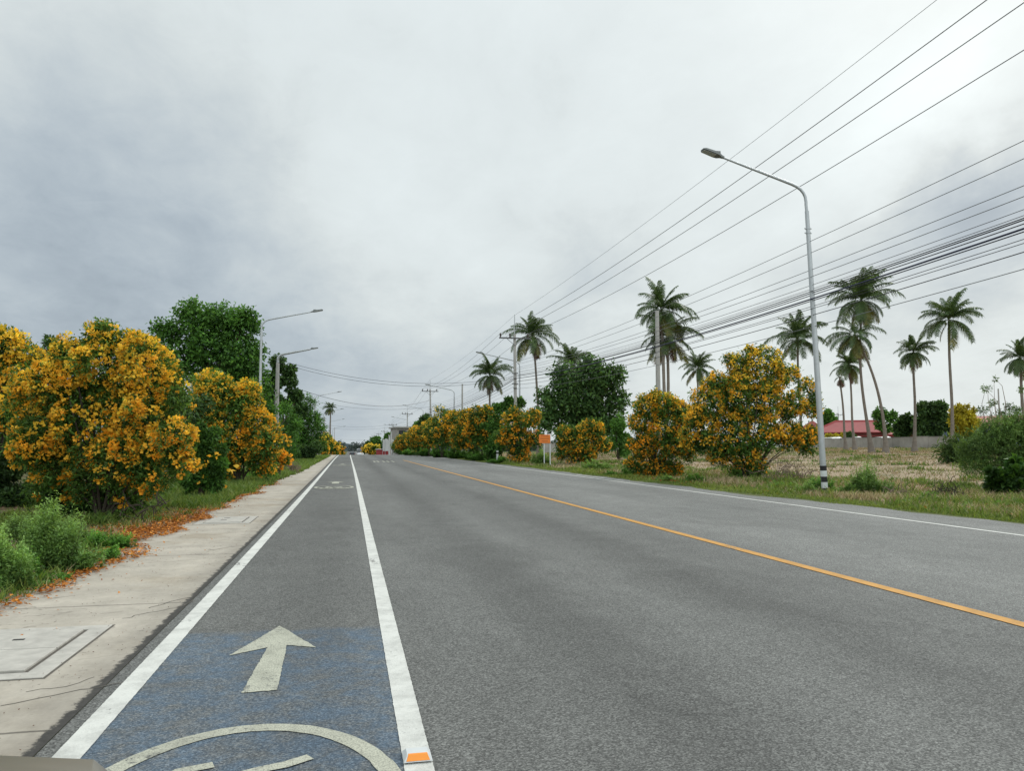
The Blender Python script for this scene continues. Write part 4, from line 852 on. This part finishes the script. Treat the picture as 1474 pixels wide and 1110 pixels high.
b = xat(552, 142); t = thing('stall', tuple(b), 'small red roadside stall under the white banners', 'stall'); m = MB().box(tuple(b + V(0, 0, .6)), (2.6, 1.6, 1.2)); m.build('counter', M['redb'], t, bevel=.03); MB().box(tuple(b + V(0, 0, 1.25)), (2.9, 1.9, .08)).build('top', M['carw'], t, bevel=.01)
for px, d, h, w, lb in ((560.5, 128, 3.3, .28, 'white slim roadside pillar left of the row bushes'), (563, 128, 3.8, .18, 'thin white post beside the slim pillar')):
    b = xat(px, d); t = thing('white_post', tuple(b), lb, 'post'); MB().box(tuple(b + V(0, 0, h / 2)), (w, w, h)).build('post', M['whitew'], t, bevel=.02); MB().box(tuple(b + V(0, 0, h + .05)), (w * 1.5, w * 1.5, .1)).build('cap', M['whitew'], t)
b = xat(567, 126); t = thing('small_sign', tuple(b), 'small white sign board facing the road near the slim pillar', 'sign'); MB().tube([b, b + V(0, 0, 2.6)], .04, 6).build('post', M['galv'], t); MB().box(tuple(b + V(0, -.06, 2.4)), (.9, .04, .4)).build('board', M['whitew'], t)

# ------------------------------------------------------------------ buildings
def local(base, rz, p): ca, sa = math.cos(rz), math.sin(rz); return base + V(p[0] * ca - p[1] * sa, p[0] * sa + p[1] * ca, p[2])
def hip(mb, base, rz, cx, cy, w, dp, z0, h, ridge, ov=.6):
    x0, x1, y0, y1 = cx - w / 2 - ov, cx + w / 2 + ov, cy - dp / 2 - ov, cy + dp / 2 + ov; r0, r1 = cx - ridge / 2, cx + ridge / 2
    v = [(x0, y0, z0), (x1, y0, z0), (x1, y1, z0), (x0, y1, z0), (r0, cy, z0 + h), (r1, cy, z0 + h), (x0, y0, z0 - .15), (x1, y0, z0 - .15), (x1, y1, z0 - .15), (x0, y1, z0 - .15)]
    mb.add([local(base, rz, p) for p in v], [(0, 1, 5, 4), (1, 2, 5), (2, 3, 4, 5), (3, 0, 4), (6, 7, 1, 0), (7, 8, 2, 1), (8, 9, 3, 2), (9, 6, 0, 3), (9, 8, 7, 6)])
def wallbox(mb, base, rz, cx, cy, w, dp, z0, z1): mb.add([local(base, rz, (cx + a * w / 2, cy + b * dp / 2, z)) for z in (z0, z1) for a, b in ((-1, -1), (1, -1), (1, 1), (-1, 1))], [(3, 2, 1, 0), (4, 5, 6, 7), (0, 1, 5, 4), (1, 2, 6, 5), (2, 3, 7, 6), (3, 0, 4, 7)])
BR = -yaw - math.radians(24)
bb = xat(1240, 150); t = thing('red_roofed_house', tuple(bb), 'wide house with stepped pinkish red tiled roofs behind the grey field wall', 'house')
m = MB(); hip(m, bb, BR, -1, 2, 15, 8, 3.1, 2.3, 7); m.build('roof', M['roofr'], t)
m = MB(); hip(m, bb, BR, 7.2, 0, 5, 7, 2.6, 1.2, 2.4); m.build('roof', M['roofr'], t)
m = MB(); hip(m, bb, BR, -9, 3, 6, 6, 3.0, 2.6, .2); m.build('roof', M['roofr'], t)
m = MB(); wallbox(m, bb, BR, -1, 2, 14, 7, -.5, 2.95); wallbox(m, bb, BR, 7.2, 0, 4.6, 6.4, -.5, 2.44); wallbox(m, bb, BR, -9, 3, 5.4, 5.4, -.5, 2.83); m.build('wall', M['cream'], t)
m = MB(); q_ = lambda a, b_: m.tube([local(bb, BR, a), local(bb, BR, b_)], .13, 6); q_((-4.5, 2, 5.42), (2.5, 2, 5.42)); q_((-4.5, 2, 5.42), (-9.1, -2.6, 3.12)); q_((2.5, 2, 5.42), (7.1, -2.6, 3.12)); m.build('ridge_tiles', M['redw'], t)
m = MB(); wallbox(m, bb, BR, -1, -3.2, 15, 2.6, 2.25, 2.35); m.build('porch_roof', M['redw'], t)
for k in range(6): m = MB(); wallbox(m, bb, BR, -7 + k * 2.5, -1.53, 1.1, .06, 1.0, 2.05); f = m.build('window', M['dark'], t); m = MB(); wallbox(m, bb, BR, -7 + k * 2.5, -1.58, .06, .04, 1.0, 2.05); subpart('frame', m, M['whitew'], f, t)
for px, w, lb in ((1196, 3.6, 'white corrugated sheet lying over the left end of the wall'), (1229, 2.8, 'white sheet roof tilted behind the wall between the palms'), (1272, 2.6, 'pale sheet roof low behind the wall near the slim tree')):
    p = xat(px, 130); z = pt(px, 630.5, 130)[2]; t = thing('sheet_roof', tuple(p), lb, 'shed roof'); v = [(-w / 2, -1, z - p[2] - .18), (w / 2, -1, z - p[2] - .12), (w / 2 - .2, 1, z - p[2] + .28), (-w / 2, 1, z - p[2] + .1)]
    MB().add([local(p, -.4, q) for q in v] + [local(p, -.4, (a, b_, c_ - .05)) for a, b_, c_ in v], [(0, 1, 2, 3), (7, 6, 5, 4), (0, 4, 5, 1), (1, 5, 6, 2), (2, 6, 7, 3), (3, 7, 4, 0)]).build('sheet', M['awn'], t)
    for s in (-1, 1): MB().tube([local(p, -.4, (s * w * .42, 0, 0)), local(p, -.4, (s * w * .42, 0, z - p[2]))], .05, 5).build('post', M['galv'], t)
bb = xat(1462, 120); t = thing('long_building', tuple(bb), 'long low building with brownish red roof and blue wall at the right edge', 'building')
m = MB(); hip(m, bb, BR, -2, 0, 20, 8, 3.1, 1.6, 13); m.build('roof', M['roofb'], t)
m = MB(); wallbox(m, bb, BR, -2, 0, 19, 7, -.5, 2.94); m.build('wall', M['bluew'], t)
for k in range(5): m = MB(); wallbox(m, bb, BR, -9 + k * 3.2, -3.53, 1.3, .06, 1.2, 2.3); f = m.build('window', M['dark'], t)
bb = xat(586, 152); t = thing('grey_building', tuple(bb), 'pale two storey building with flat overhanging roof behind the row bushes', 'building')
m = MB(); wallbox(m, bb, .1, 0, 4, 4.2, 8, 0, 5.6); m.build('wall', plain('pale_wall', (.30, .28, .26), .9, var=.3), t); m = MB(); wallbox(m, bb, .1, .4, 4, 5.6, 9.6, 5.6, 5.85); m.build('roof', M['conc'], t)
for k in range(2):
    for z in (1.2, 3.9): m = MB(); wallbox(m, bb, .1, -1. + k * 2., -.03, 1.3, .06, z, z + 1.2); f = m.build('window', M['dark'], t)
m = MB(); wallbox(m, bb, .1, 0, -.6, 4.2, 1.2, 3.1, 3.25); m.build('balcony', M['conc'], t)
# field wall
A = xat(1160, 128); B = xat(1375, 98); Cc = xat(905, 110)
def fieldwall(A, B, label, h=1.55, n=14):
    t = thing('field_wall', tuple(A), label, 'wall'); L = np.linalg.norm((B - A)[:2]); u = (B - A) / L; rz = math.atan2(u[1], u[0])
    m = MB(); c = MB()
    for k in range(n):
        p = A + (B - A) * ((k + .5) / n); z = H(p[0], p[1]); m.box((p[0], p[1], z + h / 2 - .2), (L / n - .2, .12, h + .4), rz); c.box((p[0], p[1], z + h + .03), (L / n - .02, .2, .06), rz)
    m.build('panel', M['wall'], t); c.build('coping', plain('wall_coping', (.24, .235, .22), .9, var=.3), t)
    for k in range(n + 1):
        p = A + (B - A) * (k / n); z = H(p[0], p[1]); MB().box((p[0], p[1], z + h / 2 - .2), (.2, .2, h + .35), rz).build('pillar', M['wall'], t)
fieldwall(A, B, 'long grey stained concrete wall behind the field palms')
fieldwall(xat(780, 116), xat(915, 122), 'stretch of pale wall seen left of the dense round bush', n=6)
# low far woodland on the horizon
r_ = np.random.default_rng(5); xs = np.concatenate([np.linspace(-260, 300, 100)]); vs = []; fs = []
for i, x in enumerate(xs):
    z = float(road_z(700)); hh = 5.5 + 3 * r_.random() + 2 * math.sin(i * .35)
    vs += [(x, 700 + 20 * math.sin(i * .2), z - 1), (x, 703 + 20 * math.sin(i * .2), z + hh), (x, 730, z + hh * .9)]
    if i: b = (i - 1) * 3; fs += [(b, b + 3, b + 4, b + 1), (b + 1, b + 4, b + 5, b + 2)]
tag(MB().add(vs, fs).build('far_woodland', M['hill']), 'hazy blue green line of woodland on the horizon', 'woodland', kind='stuff')
r2 = np.random.default_rng(9); lob = []
for k in range(150):
    x = r2.uniform(-200, 260); y = r2.uniform(560, 680); z = float(road_z(y)); rr = r2.uniform(2.5, 5); lob.append((V(x, y, z + rr * .8), rr))
lm = leaf_mesh('woodland_canopy', lob, 30000, 1.5, .9, leafmat('hazy_leaf', (.045, .065, .06), (.09, .12, .10), .1), None, r2, .2, .2, .1)  # leaf colours tinted to stand in for distance haze
tag(lm, 'distant mass of hazy treetops beyond the crest of the road', 'woodland', kind='stuff')

# ------------------------------------------------------------------ vehicles
def loft(secs, n=8, ex=3.2):
    """secs: (y, half width, z bottom, z top) -> rounded box shell"""
    m = MB(); vs = []; K = 20
    for (y, w, z0, z1) in secs:
        for k in range(K):
            a = 2 * math.pi * (k + .5) / K; c, s = math.cos(a), math.sin(a); q = (abs(c) ** ex + abs(s) ** ex) ** (-1 / ex)
            vs.append((c * q * w, y, (z0 + z1) / 2 + s * q * (z1 - z0) / 2))
    fs = [(i * K + k, i * K + (k + 1) % K, (i + 1) * K + (k + 1) % K, (i + 1) * K + k) for i in range(len(secs) - 1) for k in range(K)]
    fs += [tuple(range(K))[::-1], tuple((len(secs) - 1) * K + k for k in range(K))]
    return m.add(vs, fs)
def place(mb, base, rz):
    mb.v = [tuple(local(np.array(base), rz, v)) for v in mb.v]; return mb
def vehicle(name, label, base, rz, paint, kind='sedan', group=None):
    """+y is the front; origin at the middle of the wheelbase on the ground"""
    t = thing(name, tuple(base), label, 'car' if kind != 'truck' else 'truck', group)
    if kind == 'sedan':
        body = [(-2.2, .62, .45, .95), (-2.1, .80, .30, 1.0), (-1.2, .87, .22, 1.02), (0, .88, .2, .98), (1.0, .87, .22, .95), (1.6, .85, .24, .90), (2.0, .78, .28, .80), (2.15, .60, .38, .66)]
        cab = [(-1.75, .60, .90, .99), (-1.2, .66, .90, 1.36), (-.5, .69, .90, 1.46), (.2, .68, .90, 1.44), (.75, .66, .90, 1.12), (1.1, .64, .88, .93)]
        wh = (-1.35, 1.3); R = .32
    elif kind == 'hatch':
        body = [(-1.9, .70, .40, 1.0), (-1.75, .82, .30, 1.05), (-1.0, .86, .22, 1.03), (0, .87, .2, 1.0), (.9, .86, .22, .98), (1.55, .83, .25, .90), (1.95, .74, .3, .78), (2.05, .58, .4, .66)]
        cab = [(-1.8, .62, .95, 1.15), (-1.6, .66, .95, 1.44), (-.6, .69, .95, 1.53), (.2, .68, .95, 1.49), (.8, .66, .95, 1.15), (1.15, .64, .9, .96)]
        wh = (-1.25, 1.25); R = .31
    else:
        body = [(-2.6, .85, .5, 1.0), (-2.5, .92, .45, 1.05), (-1.2, .92, .4, 1.05), (0, .92, .35, 1.08), (1.2, .92, .35, 1.12), (2.1, .88, .38, 1.05), (2.45, .75, .45, .9)]
        cab = [(-2.5, .86, .9, 2.0), (-2.3, .88, .9, 2.15), (-.3, .88, .9, 2.15), (-.1, .78, .9, 1.85), (.7, .76, .95, 1.78), (1.4, .72, 1.0, 1.12)]
        wh = (-1.6, 1.55); R = .38
    place(loft(body), base, rz).build('body', M[paint], t, smooth=True)
    g = loft(cab, ex=4.5); place(g, base, rz); g.build('window', M['glass'], t, smooth=True)
    if kind == 'truck': place(loft([(-2.52, .9, 1.0, 2.1), (-2.45, .93, .95, 2.2), (-.4, .93, .95, 2.2), (-.34, .9, 1., 2.15)], ex=8), base, rz).build('cargo_box', M[paint], t, smooth=True)
    else:
        rf = [(y, w * .86, z1 - .09, z1 + .015) for y, w, z0, z1 in cab if z1 > 1.3]; place(loft(rf, ex=4), base, rz).build('roof', M[paint], t, smooth=True)
    for sx in (-1, 1):
        for wy in wh:
            a = local(np.array(base), rz, (sx * .78, wy, R)); b2 = local(np.array(base), rz, (sx * .885, wy, R)); w = MB().tube([a, b2], [R, R], 18); o = w.build('wheel', M['black'], t, smooth=True)
            b3 = local(np.array(base), rz, (sx * .893, wy, R)); subpart('rim', MB().tube([a, b3], [R * .6, R * .55], 10), M['galv'], o, t)
        ye, ze = body[-2][0] + .05, body[-2][3] - .14; place(MB().box((sx * .58, ye, ze), (.28, .14, .11)), base, rz).build('headlight', M['headl'], t, bevel=.02)
        place(MB().box((sx * .66, body[0][0] + .04, .85), (.2, .14, .16)), base, rz).build('tail_light', M['redb'], t, bevel=.02)
        place(MB().box((sx * .95, .75 if kind != 'truck' else 1.0, 1.05), (.16, .1, .12)), base, rz).build('wing_mirror', M[paint], t, bevel=.03)
    return t
def roadside(px, d): p = xat(px, d); return p
p = xat(507, 215); vehicle('parked_car', 'dark car driving away far down the road beyond the crest', (p[0], p[1], p[2]), .02, 'card', 'hatch')
p = xat(519, 205); vehicle('delivery_truck', 'white box truck far down the road in front of the distant yellow bush', (p[0], p[1], p[2]), math.pi, 'carw', 'truck')
p = xat(557, 150); vehicle('parked_car', 'white car parked at the roadside by the red stall and white banners', (p[0], p[1], p[2]), 3.0, 'carw', 'hatch')
p = xat(1351, 112); vehicle('parked_car', 'white car half hidden behind the field wall under the tallest dark tree', (p[0], p[1], p[2] + .05), 1.0, 'carw', 'hatch', 'cars behind the field wall')
p = xat(1338, 116); vehicle('parked_car', 'silver car behind the wall, left of the white one', (p[0], p[1], p[2]), 1.3, 'galv', 'sedan', 'cars behind the field wall')
# own car, only the corner of its bonnet reaches into the photograph
t = thing('parked_car', (-1.06, -.585, 0), 'beige car right by the camera, only its bonnet corner in view at the bottom left', 'car')
CB = (-1.06, -.585, 0.)
body = [(-2.2, .70, .40, .95), (-2.0, .82, .26, 1.0), (-.9, .87, .2, 1.0), (.3, .87, .2, .93), (1.0, .86, .22, .90), (1.55, .84, .24, .86), (1.85, .81, .26, .845), (2.02, .76, .30, .815), (2.12, .66, .34, .76), (2.17, .5, .42, .66)]
place(loft(body, ex=4.5), CB, 0).build('body', M['beige'], t, smooth=True)
place(loft([(-1.8, .60, .92, 1.0), (-1.3, .66, .92, 1.22), (-.7, .66, .92, 1.26), (-.45, .64, .9, 1.0)], ex=4), CB, 0).build('rear_window', M['glass'], t, smooth=True)
for sx in (-1, 1):
    for wy in (-1.3, 1.3):
        a = V(CB[0] + sx * .76, CB[1] + wy, .32); w = MB().tube([a, a + V(sx * .12, 0, 0)], [.32, .32], 24).build('wheel', M['black'], t, smooth=True); subpart('rim', MB().tube([a, a + V(sx * .128, 0, 0)], [.2, .19], 12), M['galv'], w, t)
    place(MB().box((sx * .62, 2.06, .64), (.30, .14, .12)), CB, 0).build('headlight', M['headl'], t, bevel=.03)

# ------------------------------------------------------------------ grass and litter
def blades(name, XY, hgt, w, mat, r, label, cat, tint=None, lean=.45):
    n = len(XY); z = hz(XY[:, 0], XY[:, 1]); P = np.stack([XY[:, 0], XY[:, 1], z - .01], 1)
    a = r.uniform(0, 2 * math.pi, n); side = np.stack([np.cos(a), np.sin(a), a * 0], 1); h = hgt * r.uniform(.45, 1.3, n)
    up = unit(np.stack([r.normal(size=n) * lean, r.normal(size=n) * lean, np.ones(n)], 1)); bend = np.stack([r.normal(size=n), r.normal(size=n), -np.abs(r.normal(size=n)) * .3], 1) * (h * .28)[:, None]
    W = (w * r.uniform(.6, 1.3, n))[:, None]
    m = P + up * (h * .55)[:, None]; e = P + up * h[:, None] + bend
    v = np.stack([P - side * W / 2, P + side * W / 2, m + side * W * .42, m - side * W * .42, e], 1).reshape(-1, 3)
    b = np.arange(n, dtype=np.int32)[:, None] * 5
    f = np.concatenate([b + [0, 1, 2], b + [0, 2, 3], b + [3, 2, 4]])
    tn = r.random(n) if tint is None else np.clip(tint + r.normal(size=n) * .2, 0, 1)
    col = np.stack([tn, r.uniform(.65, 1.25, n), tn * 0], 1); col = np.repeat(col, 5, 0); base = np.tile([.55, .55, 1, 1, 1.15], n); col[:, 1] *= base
    return tag(npmesh(name, v, f, M[mat], None, col), label, cat, kind='stuff')
gr = np.random.default_rng(21)
def nz2(x, y, s): return (np.sin(x * s * 1.7 + 1.3 * np.sin(y * s)) + np.sin(y * s * 1.3 + 2 * np.sin(x * s * .7 + 1)) + np.sin((x + y) * s * 2.9) * .6) / 2.6
def scatter(n, x0, x1, y0, y1, dens, bias=1.):
    """points thinning out with distance"""
    u = gr.random(n * 3); y = y0 * (y1 / y0) ** (u ** bias); x = gr.uniform(0, 1, n * 3); x = x0 + (x1 - x0) * x
    k = gr.random(n * 3) < dens(x, y); return np.stack([x[k], y[k]], 1)[:n]
ledge = lambda y: -2.62 + .18 * nz2(y * 0 + 2, y, 1.1) + .12 * np.sin(y * 2.7) + .35 * sm((y - 22) / 25.)
# short growth on the left verge
XY = scatter(62000, -6.5, -2.2, 4, 45, lambda x, y: (x < ledge(y) + .03 * gr.normal(size=len(x))) * np.clip(.45 + nz2(x, y, 1.6) * .8 + sm((ledge(y) - x - .25) / .5) * .2 - .5 * np.exp(-((y - 13.) / 3.2) ** 2) * (x > -4.4), 0, 1) * (x > -5.5 - y * .05))
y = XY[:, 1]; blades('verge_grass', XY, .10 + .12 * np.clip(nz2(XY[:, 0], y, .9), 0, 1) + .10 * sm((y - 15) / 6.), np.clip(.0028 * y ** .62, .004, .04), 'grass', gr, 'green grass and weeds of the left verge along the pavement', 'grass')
XY = scatter(16000, -4.6, -2.3, 17, 100, lambda x, y: (x < ledge(y)) * (gr.random(len(x)) < .9))
y = XY[:, 1]; blades('tall_grass', XY, .26 + 0 * y, .006 + .0007 * y, 'grass', gr, 'taller grass at the foot of the second left bush and beyond', 'grass', tint=.35 + 0 * y)
XY = scatter(4500, -4.8, -2.4, 6, 30, lambda x, y: (x < ledge(y)) * (nz2(x, y, 1.2) < -.1) * .8)
blades('dead_grass', XY, .14, .008, 'dry', gr, 'brown dead stems among the grass of the left verge', 'dry grass')
# right verge
redge = lambda y: 11.05 - .55 * sm((y - 11) / 8.) + .16 * nz2(y * 0, y, .8) + .08 * np.sin(y * 3.1)
XY = scatter(62000, 10.2, 17., 8, 110, lambda x, y: (x > redge(y)) * np.clip(.75 - (x - 13.) * .12 + nz2(x, y, 1.1) * .6, .04, 1))
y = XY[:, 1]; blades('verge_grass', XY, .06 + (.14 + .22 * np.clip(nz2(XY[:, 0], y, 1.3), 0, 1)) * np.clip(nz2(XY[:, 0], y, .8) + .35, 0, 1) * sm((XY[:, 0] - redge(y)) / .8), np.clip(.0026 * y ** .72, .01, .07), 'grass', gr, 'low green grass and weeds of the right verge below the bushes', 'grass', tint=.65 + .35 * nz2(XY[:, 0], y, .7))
XY = scatter(52000, 11.2, 18., 9, 100, lambda x, y: np.clip(.5 + nz2(x + 5, y, .9), 0, 1) * sm((x - 11.4) / 1.5))
y = XY[:, 1]; blades('dead_grass', XY, .2 + .12 * nz2(XY[:, 0], y, .6), np.clip(.0022 * y ** .72, .009, .06), 'dry', gr, 'straw coloured dead grass mixed into the right verge', 'dry grass')
# field stubble in the fallow field
XY = scatter(90000, 14.5, 130, 10, 128, lambda x, y: np.clip(.5 + nz2(x, y, .35) * .5, .12, 1) * (x < y * 1.35 + 20) * (x < 92), .55)
x, y = XY[:, 0], XY[:, 1]; dd = np.hypot(x, y); blades('field_stubble', XY, .14 + .0008 * dd, .006 + .0007 * dd, 'stub', gr, 'dry stubble and small green weeds covering the fallow field', 'stubble', tint=np.clip(-.05 + .75 * np.clip(nz2(x + 9, y, .22) * 1.8, -.2, 1), 0, 1))
# small low plants scattered through the field, too many to count
XY = scatter(900, 15, 80, 14, 100, lambda x, y: np.clip(nz2(x, y, .3), 0, 1) * (x < y * 1.35 + 20), .6)
pl = np.repeat(XY, 26, 0) + gr.normal(size=(len(XY) * 26, 2)) * .22
blades('field_weeds', pl, .24 + .001 * np.hypot(pl[:, 0], pl[:, 1]), .03 + .0007 * np.hypot(pl[:, 0], pl[:, 1]), 'grass', gr, 'low green weed tufts scattered through the fallow field', 'weeds', lean=.7, tint=.3 + 0 * pl[:, 0])
XY = scatter(1000, 11.3, 19., 10, 60, lambda x, y: np.clip(.45 + nz2(x + 3, y, .7), 0, 1) * sm((x - 11.2) / .8), 1.)
pl = np.repeat(XY, 34, 0); rr_h = np.repeat(gr.uniform(.5, 1.5, len(XY)), 34); pl = pl + gr.normal(size=pl.shape) * (.06 + .07 * rr_h)[:, None]
blades('verge_weeds', pl, .22 * rr_h, .016 + .0009 * pl[:, 1], 'grass', gr, 'ragged taller weed tufts growing among the right verge grass', 'weeds', lean=.55, tint=np.clip(.1 + .5 * (rr_h - .5), 0, 1))
XY = scatter(420, -5.5, -2.7, 5, 40, lambda x, y: (x < ledge(y) - .1) * np.clip(.4 + nz2(x, y, .9), 0, 1) * (1 - np.exp(-((y - 13) / 3.4) ** 2) * (x > -4.)) * (1 - .8 * (y < 9.5) * (x > ledge(y) - .5)), 1.)
pl = np.repeat(XY, 44, 0); rr_h = np.repeat(gr.uniform(.5, 1.6, len(XY)), 44); pl = pl + gr.normal(size=pl.shape) * (.04 + .05 * rr_h)[:, None]; pl = pl[pl[:, 0] < ledge(pl[:, 1]) + .04]
blades('verge_weeds', pl, .2 , .010 + .0007 * pl[:, 1], 'grass', gr, 'ragged weed tufts growing among the left verge grass', 'weeds', lean=.6, tint=.25 + 0 * pl[:, 0])
def litter(name, XY, s, mat, label, cat, lift=.03, zs=None):
    n = len(XY); z = np.maximum(hz(XY[:, 0], XY[:, 1]), np.where((XY[:, 0] > -3.05) & (XY[:, 0] < 11), road_z(XY[:, 1]) + .02, -99)) + gr.uniform(.004, lift, n)
    P = np.stack([XY[:, 0], XY[:, 1], z], 1); a = gr.uniform(0, 6.283, n); A = unit(np.stack([np.cos(a), np.sin(a), gr.normal(size=n) * .25], 1)); Nn = unit(gr.normal(size=(n, 3)) * .35 + V(0, 0, 1))
    sz = s * gr.uniform(.6, 1.3, n); v, f = leaf_quads(P, A, Nn, sz, sz * .6, .12)
    return tag(npmesh(name, v, f, M[mat], None, np.repeat(np.stack([gr.random(n), gr.uniform(.5, 1.2, n), np.zeros(n)], 1), 4, 0)), label, cat, kind='stuff')
def pden(x, y):
    e = ledge(y); d = x - e
    main = np.exp(-((y - 13.2) / 2.9) ** 2) * np.exp(-np.clip(d - .05, 0, 9) ** 2 / .006) * np.exp(-np.clip(-d - .7, 0, 9) / .25)
    second = (np.exp(-((y - 8.6) / 1.2) ** 2) * .75 + np.exp(-((y - 6.5) / .5) ** 2) + np.exp(-((y - 22) / 5.) ** 2) * .6) * np.exp(-((d - .04) / .13) ** 2)
    return np.clip(main * (.85 + .5 * nz2(x, y, 3.)) + second * (.6 + .8 * nz2(x, y, 4)), 0, 1)
XY = scatter(38000, -4.4, -2.1, 5, 40, pden, 1.); litter('fallen_petals', XY, .032 + .0012 * XY[:, 1], 'petal', 'orange brown fallen petals heaped along the left pavement edge', 'petals')
XY = scatter(1500, -2.7, -1.6, 5, 30, lambda x, y: np.exp(-(x - ledge(y)) / .18) * .5); litter('stray_petals', XY, .03, 'petal', 'single stray petals blown onto the pavement', 'petals', .008)
XY = scatter(2600, 11., 16, 9, 60, lambda x, y: np.exp(-((y - 27) / 6) ** 2) * .8 + (np.exp(-((y - 13.5) / 1.8) ** 2) * np.exp(-((x - 13.2) / .9) ** 2)) * 1.); litter('fallen_leaves', XY, .07, 'redl', 'reddish fallen leaves and petals on the right verge', 'fallen leaves', .12)
XY = scatter(6000, -7, -2.9, 6, 40, lambda x, y: (x < ledge(y) - .2) * .8); litter('leaf_litter', XY, .06, 'frod', 'brown dead leaves under the left bushes', 'fallen leaves', .04)
XY = scatter(700, -2.3, -1.3, 3, 20, lambda x, y: .8 + 0 * x); XY = np.concatenate([XY, scatter(300, 5, 11, 5, 30, lambda x, y: .1 + (x > 9.8) * .9)]); litter('road_grit', XY, .012, 'frod', 'small specks of grit on the pavement and road edge', 'grit', .006)

# ------------------------------------------------------------------ daylight: overcast sky and a soft sun
SUN_PX = (1330, 120); sd = unit(ray(1500, -350)); el = math.asin(sd[2]); az = math.atan2(sd[0], sd[1])
w = bpy.data.worlds.new('World'); S.world = w; w.use_nodes = True; nt = w.node_tree; nt.nodes.clear(); g = N(nt)
sky = g.n('ShaderNodeTexSky', sky_type='NISHITA'); sky.sun_disc = False; sky.sun_elevation = el; sky.sun_rotation = az; sky.air_density = 1.2; sky.dust_density = 3
D = g.vm('NORMALIZE', g.n('ShaderNodeTexCoord').outputs['Generated'])
sp = g.n('ShaderNodeSeparateXYZ'); nt.links.new(D, sp.inputs[0]); Z = g.m('MAXIMUM', sp.outputs[2], 0.)
cp = g.vm('SCALE', D, g.m('DIVIDE', 1., g.m('ADD', Z, .30)))
wob = g.vm('SCALE', g.vm('SUBTRACT', g.noise(cp, 1.1, 5, .6, out=1), (.5, .5, .5)), .15)
wob2 = g.vm('SCALE', g.vm('SUBTRACT', g.noise(D, 9., 5, .62, out=1), (.5, .5, .5)), .10)
DW = g.vm('NORMALIZE', g.vm('ADD', g.vm('ADD', D, wob), wob2))
def blob(px, py, wd, amp, src=DW):
    c = unit(ray(px, py)); k = 1 / (2 * (wd / F) ** 2) * 2
    dd = g.vm('DOT_PRODUCT', src, tuple(c)); e = g.m('POWER', 2.71828, g.m('MULTIPLY', g.m('SUBTRACT', dd, 1), k)); return g.m('MULTIPLY', e, amp)
br = None
for b_ in SKYBLOBS if 'SKYBLOBS' in globals() else [(1290, 215, 70, 0.213), (1230, 300, 55, 0.125), (1420, 120, 55, 0.175), (1130, 90, 170, 0.037), (1000, 300, 150, 0.05), (720, 60, 380, 0.037), (480, 375, 110, 0.112), (650, 390, 80, 0.075), (820, 240, 110, 0.05), (60, 330, 240, -0.074), (130, 480, 240, -0.121), (330, 560, 220, -0.108), (560, 590, 240, -0.095), (860, 360, 75, -0.176), (720, 322, 36, -0.06), (1440, 270, 70, -0.304), (1330, 360, 90, -0.181), (1180, 420, 100, -0.054), (320, 230, 160, -0.041), (900, 150, 90, -0.054), (800, 130, 60, -0.054), (1350, 500, 160, 0.062), (1000, 60, 90, -0.041), (560, 200, 150, 0.025), (1180, 330, 60, -0.08), (1400, 200, 40, 0.12), (1030, 210, 80, -0.06), (620, 120, 90, -0.04)]:
    v = blob(*b_); br = v if br is None else g.m('ADD', br, v)
n1 = g.noise(g.scale(cp, (1, 1.0, 1)), .9, 6, .55, .5); n2 = g.noise(g.scale(cp, (1.4, .9, 1)), 2.6, 6, .6, .3)
n3 = g.noise(g.scale(cp, (1.2, 1., 1)), 7., 5, .65, .6)
v = g.m('ADD', g.m('ADD', g.m('MULTIPLY_ADD', n3, .13, .675), br), g.m('ADD', g.m('MULTIPLY_ADD', n1, .26, -.13), g.m('MULTIPLY_ADD', n2, .30, -.15)))
v = g.m('SUBTRACT', v, g.m('MULTIPLY', g.m('MAXIMUM', g.m('SUBTRACT', v, .74), 0.), .45))
# added glow in the unseen sky behind and above, fill for camera-facing sides
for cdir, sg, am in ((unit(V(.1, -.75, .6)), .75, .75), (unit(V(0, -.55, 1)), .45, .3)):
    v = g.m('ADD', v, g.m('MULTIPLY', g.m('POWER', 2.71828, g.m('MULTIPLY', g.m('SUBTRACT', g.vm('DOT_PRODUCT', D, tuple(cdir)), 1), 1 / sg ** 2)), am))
v = g.m('MAXIMUM', v, .2)
tint = g.mix(g.ramp(v, .42, .78), (.84, .985, 1.115), (.93, 1.01, 1.02))
cl = g.vm('MULTIPLY', tint, g.vm('SCALE', (1, 1, 1), v))
# below the horizon: dull ground glow instead of black
skc = g.vm('SCALE', sky.outputs[0], .09)
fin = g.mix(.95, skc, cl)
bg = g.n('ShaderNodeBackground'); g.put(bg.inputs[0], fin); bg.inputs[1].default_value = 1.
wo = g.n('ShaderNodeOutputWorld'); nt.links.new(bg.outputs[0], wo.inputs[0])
sl = bpy.data.lights.new('sun', 'SUN'); sl.energy = 1.5; sl.angle = math.radians(14); sl.color = (1, .97, .92); so = bpy.data.objects.new('sun', sl); COL.objects.link(so)
so.rotation_euler = Vector((-sd[0], -sd[1], -sd[2])).to_track_quat('-Z', 'Y').to_euler(); so.location = (0, 0, 30)

S.view_settings.view_transform = 'Standard'; S.view_settings.look = 'None'; S.view_settings.exposure = 0
S.render.engine = 'CYCLES'
c = S.cycles; c.max_bounces = 6; c.diffuse_bounces = 3; c.glossy_bounces = 2; c.transmission_bounces = 3; c.transparent_max_bounces = 4; c.use_denoising = True
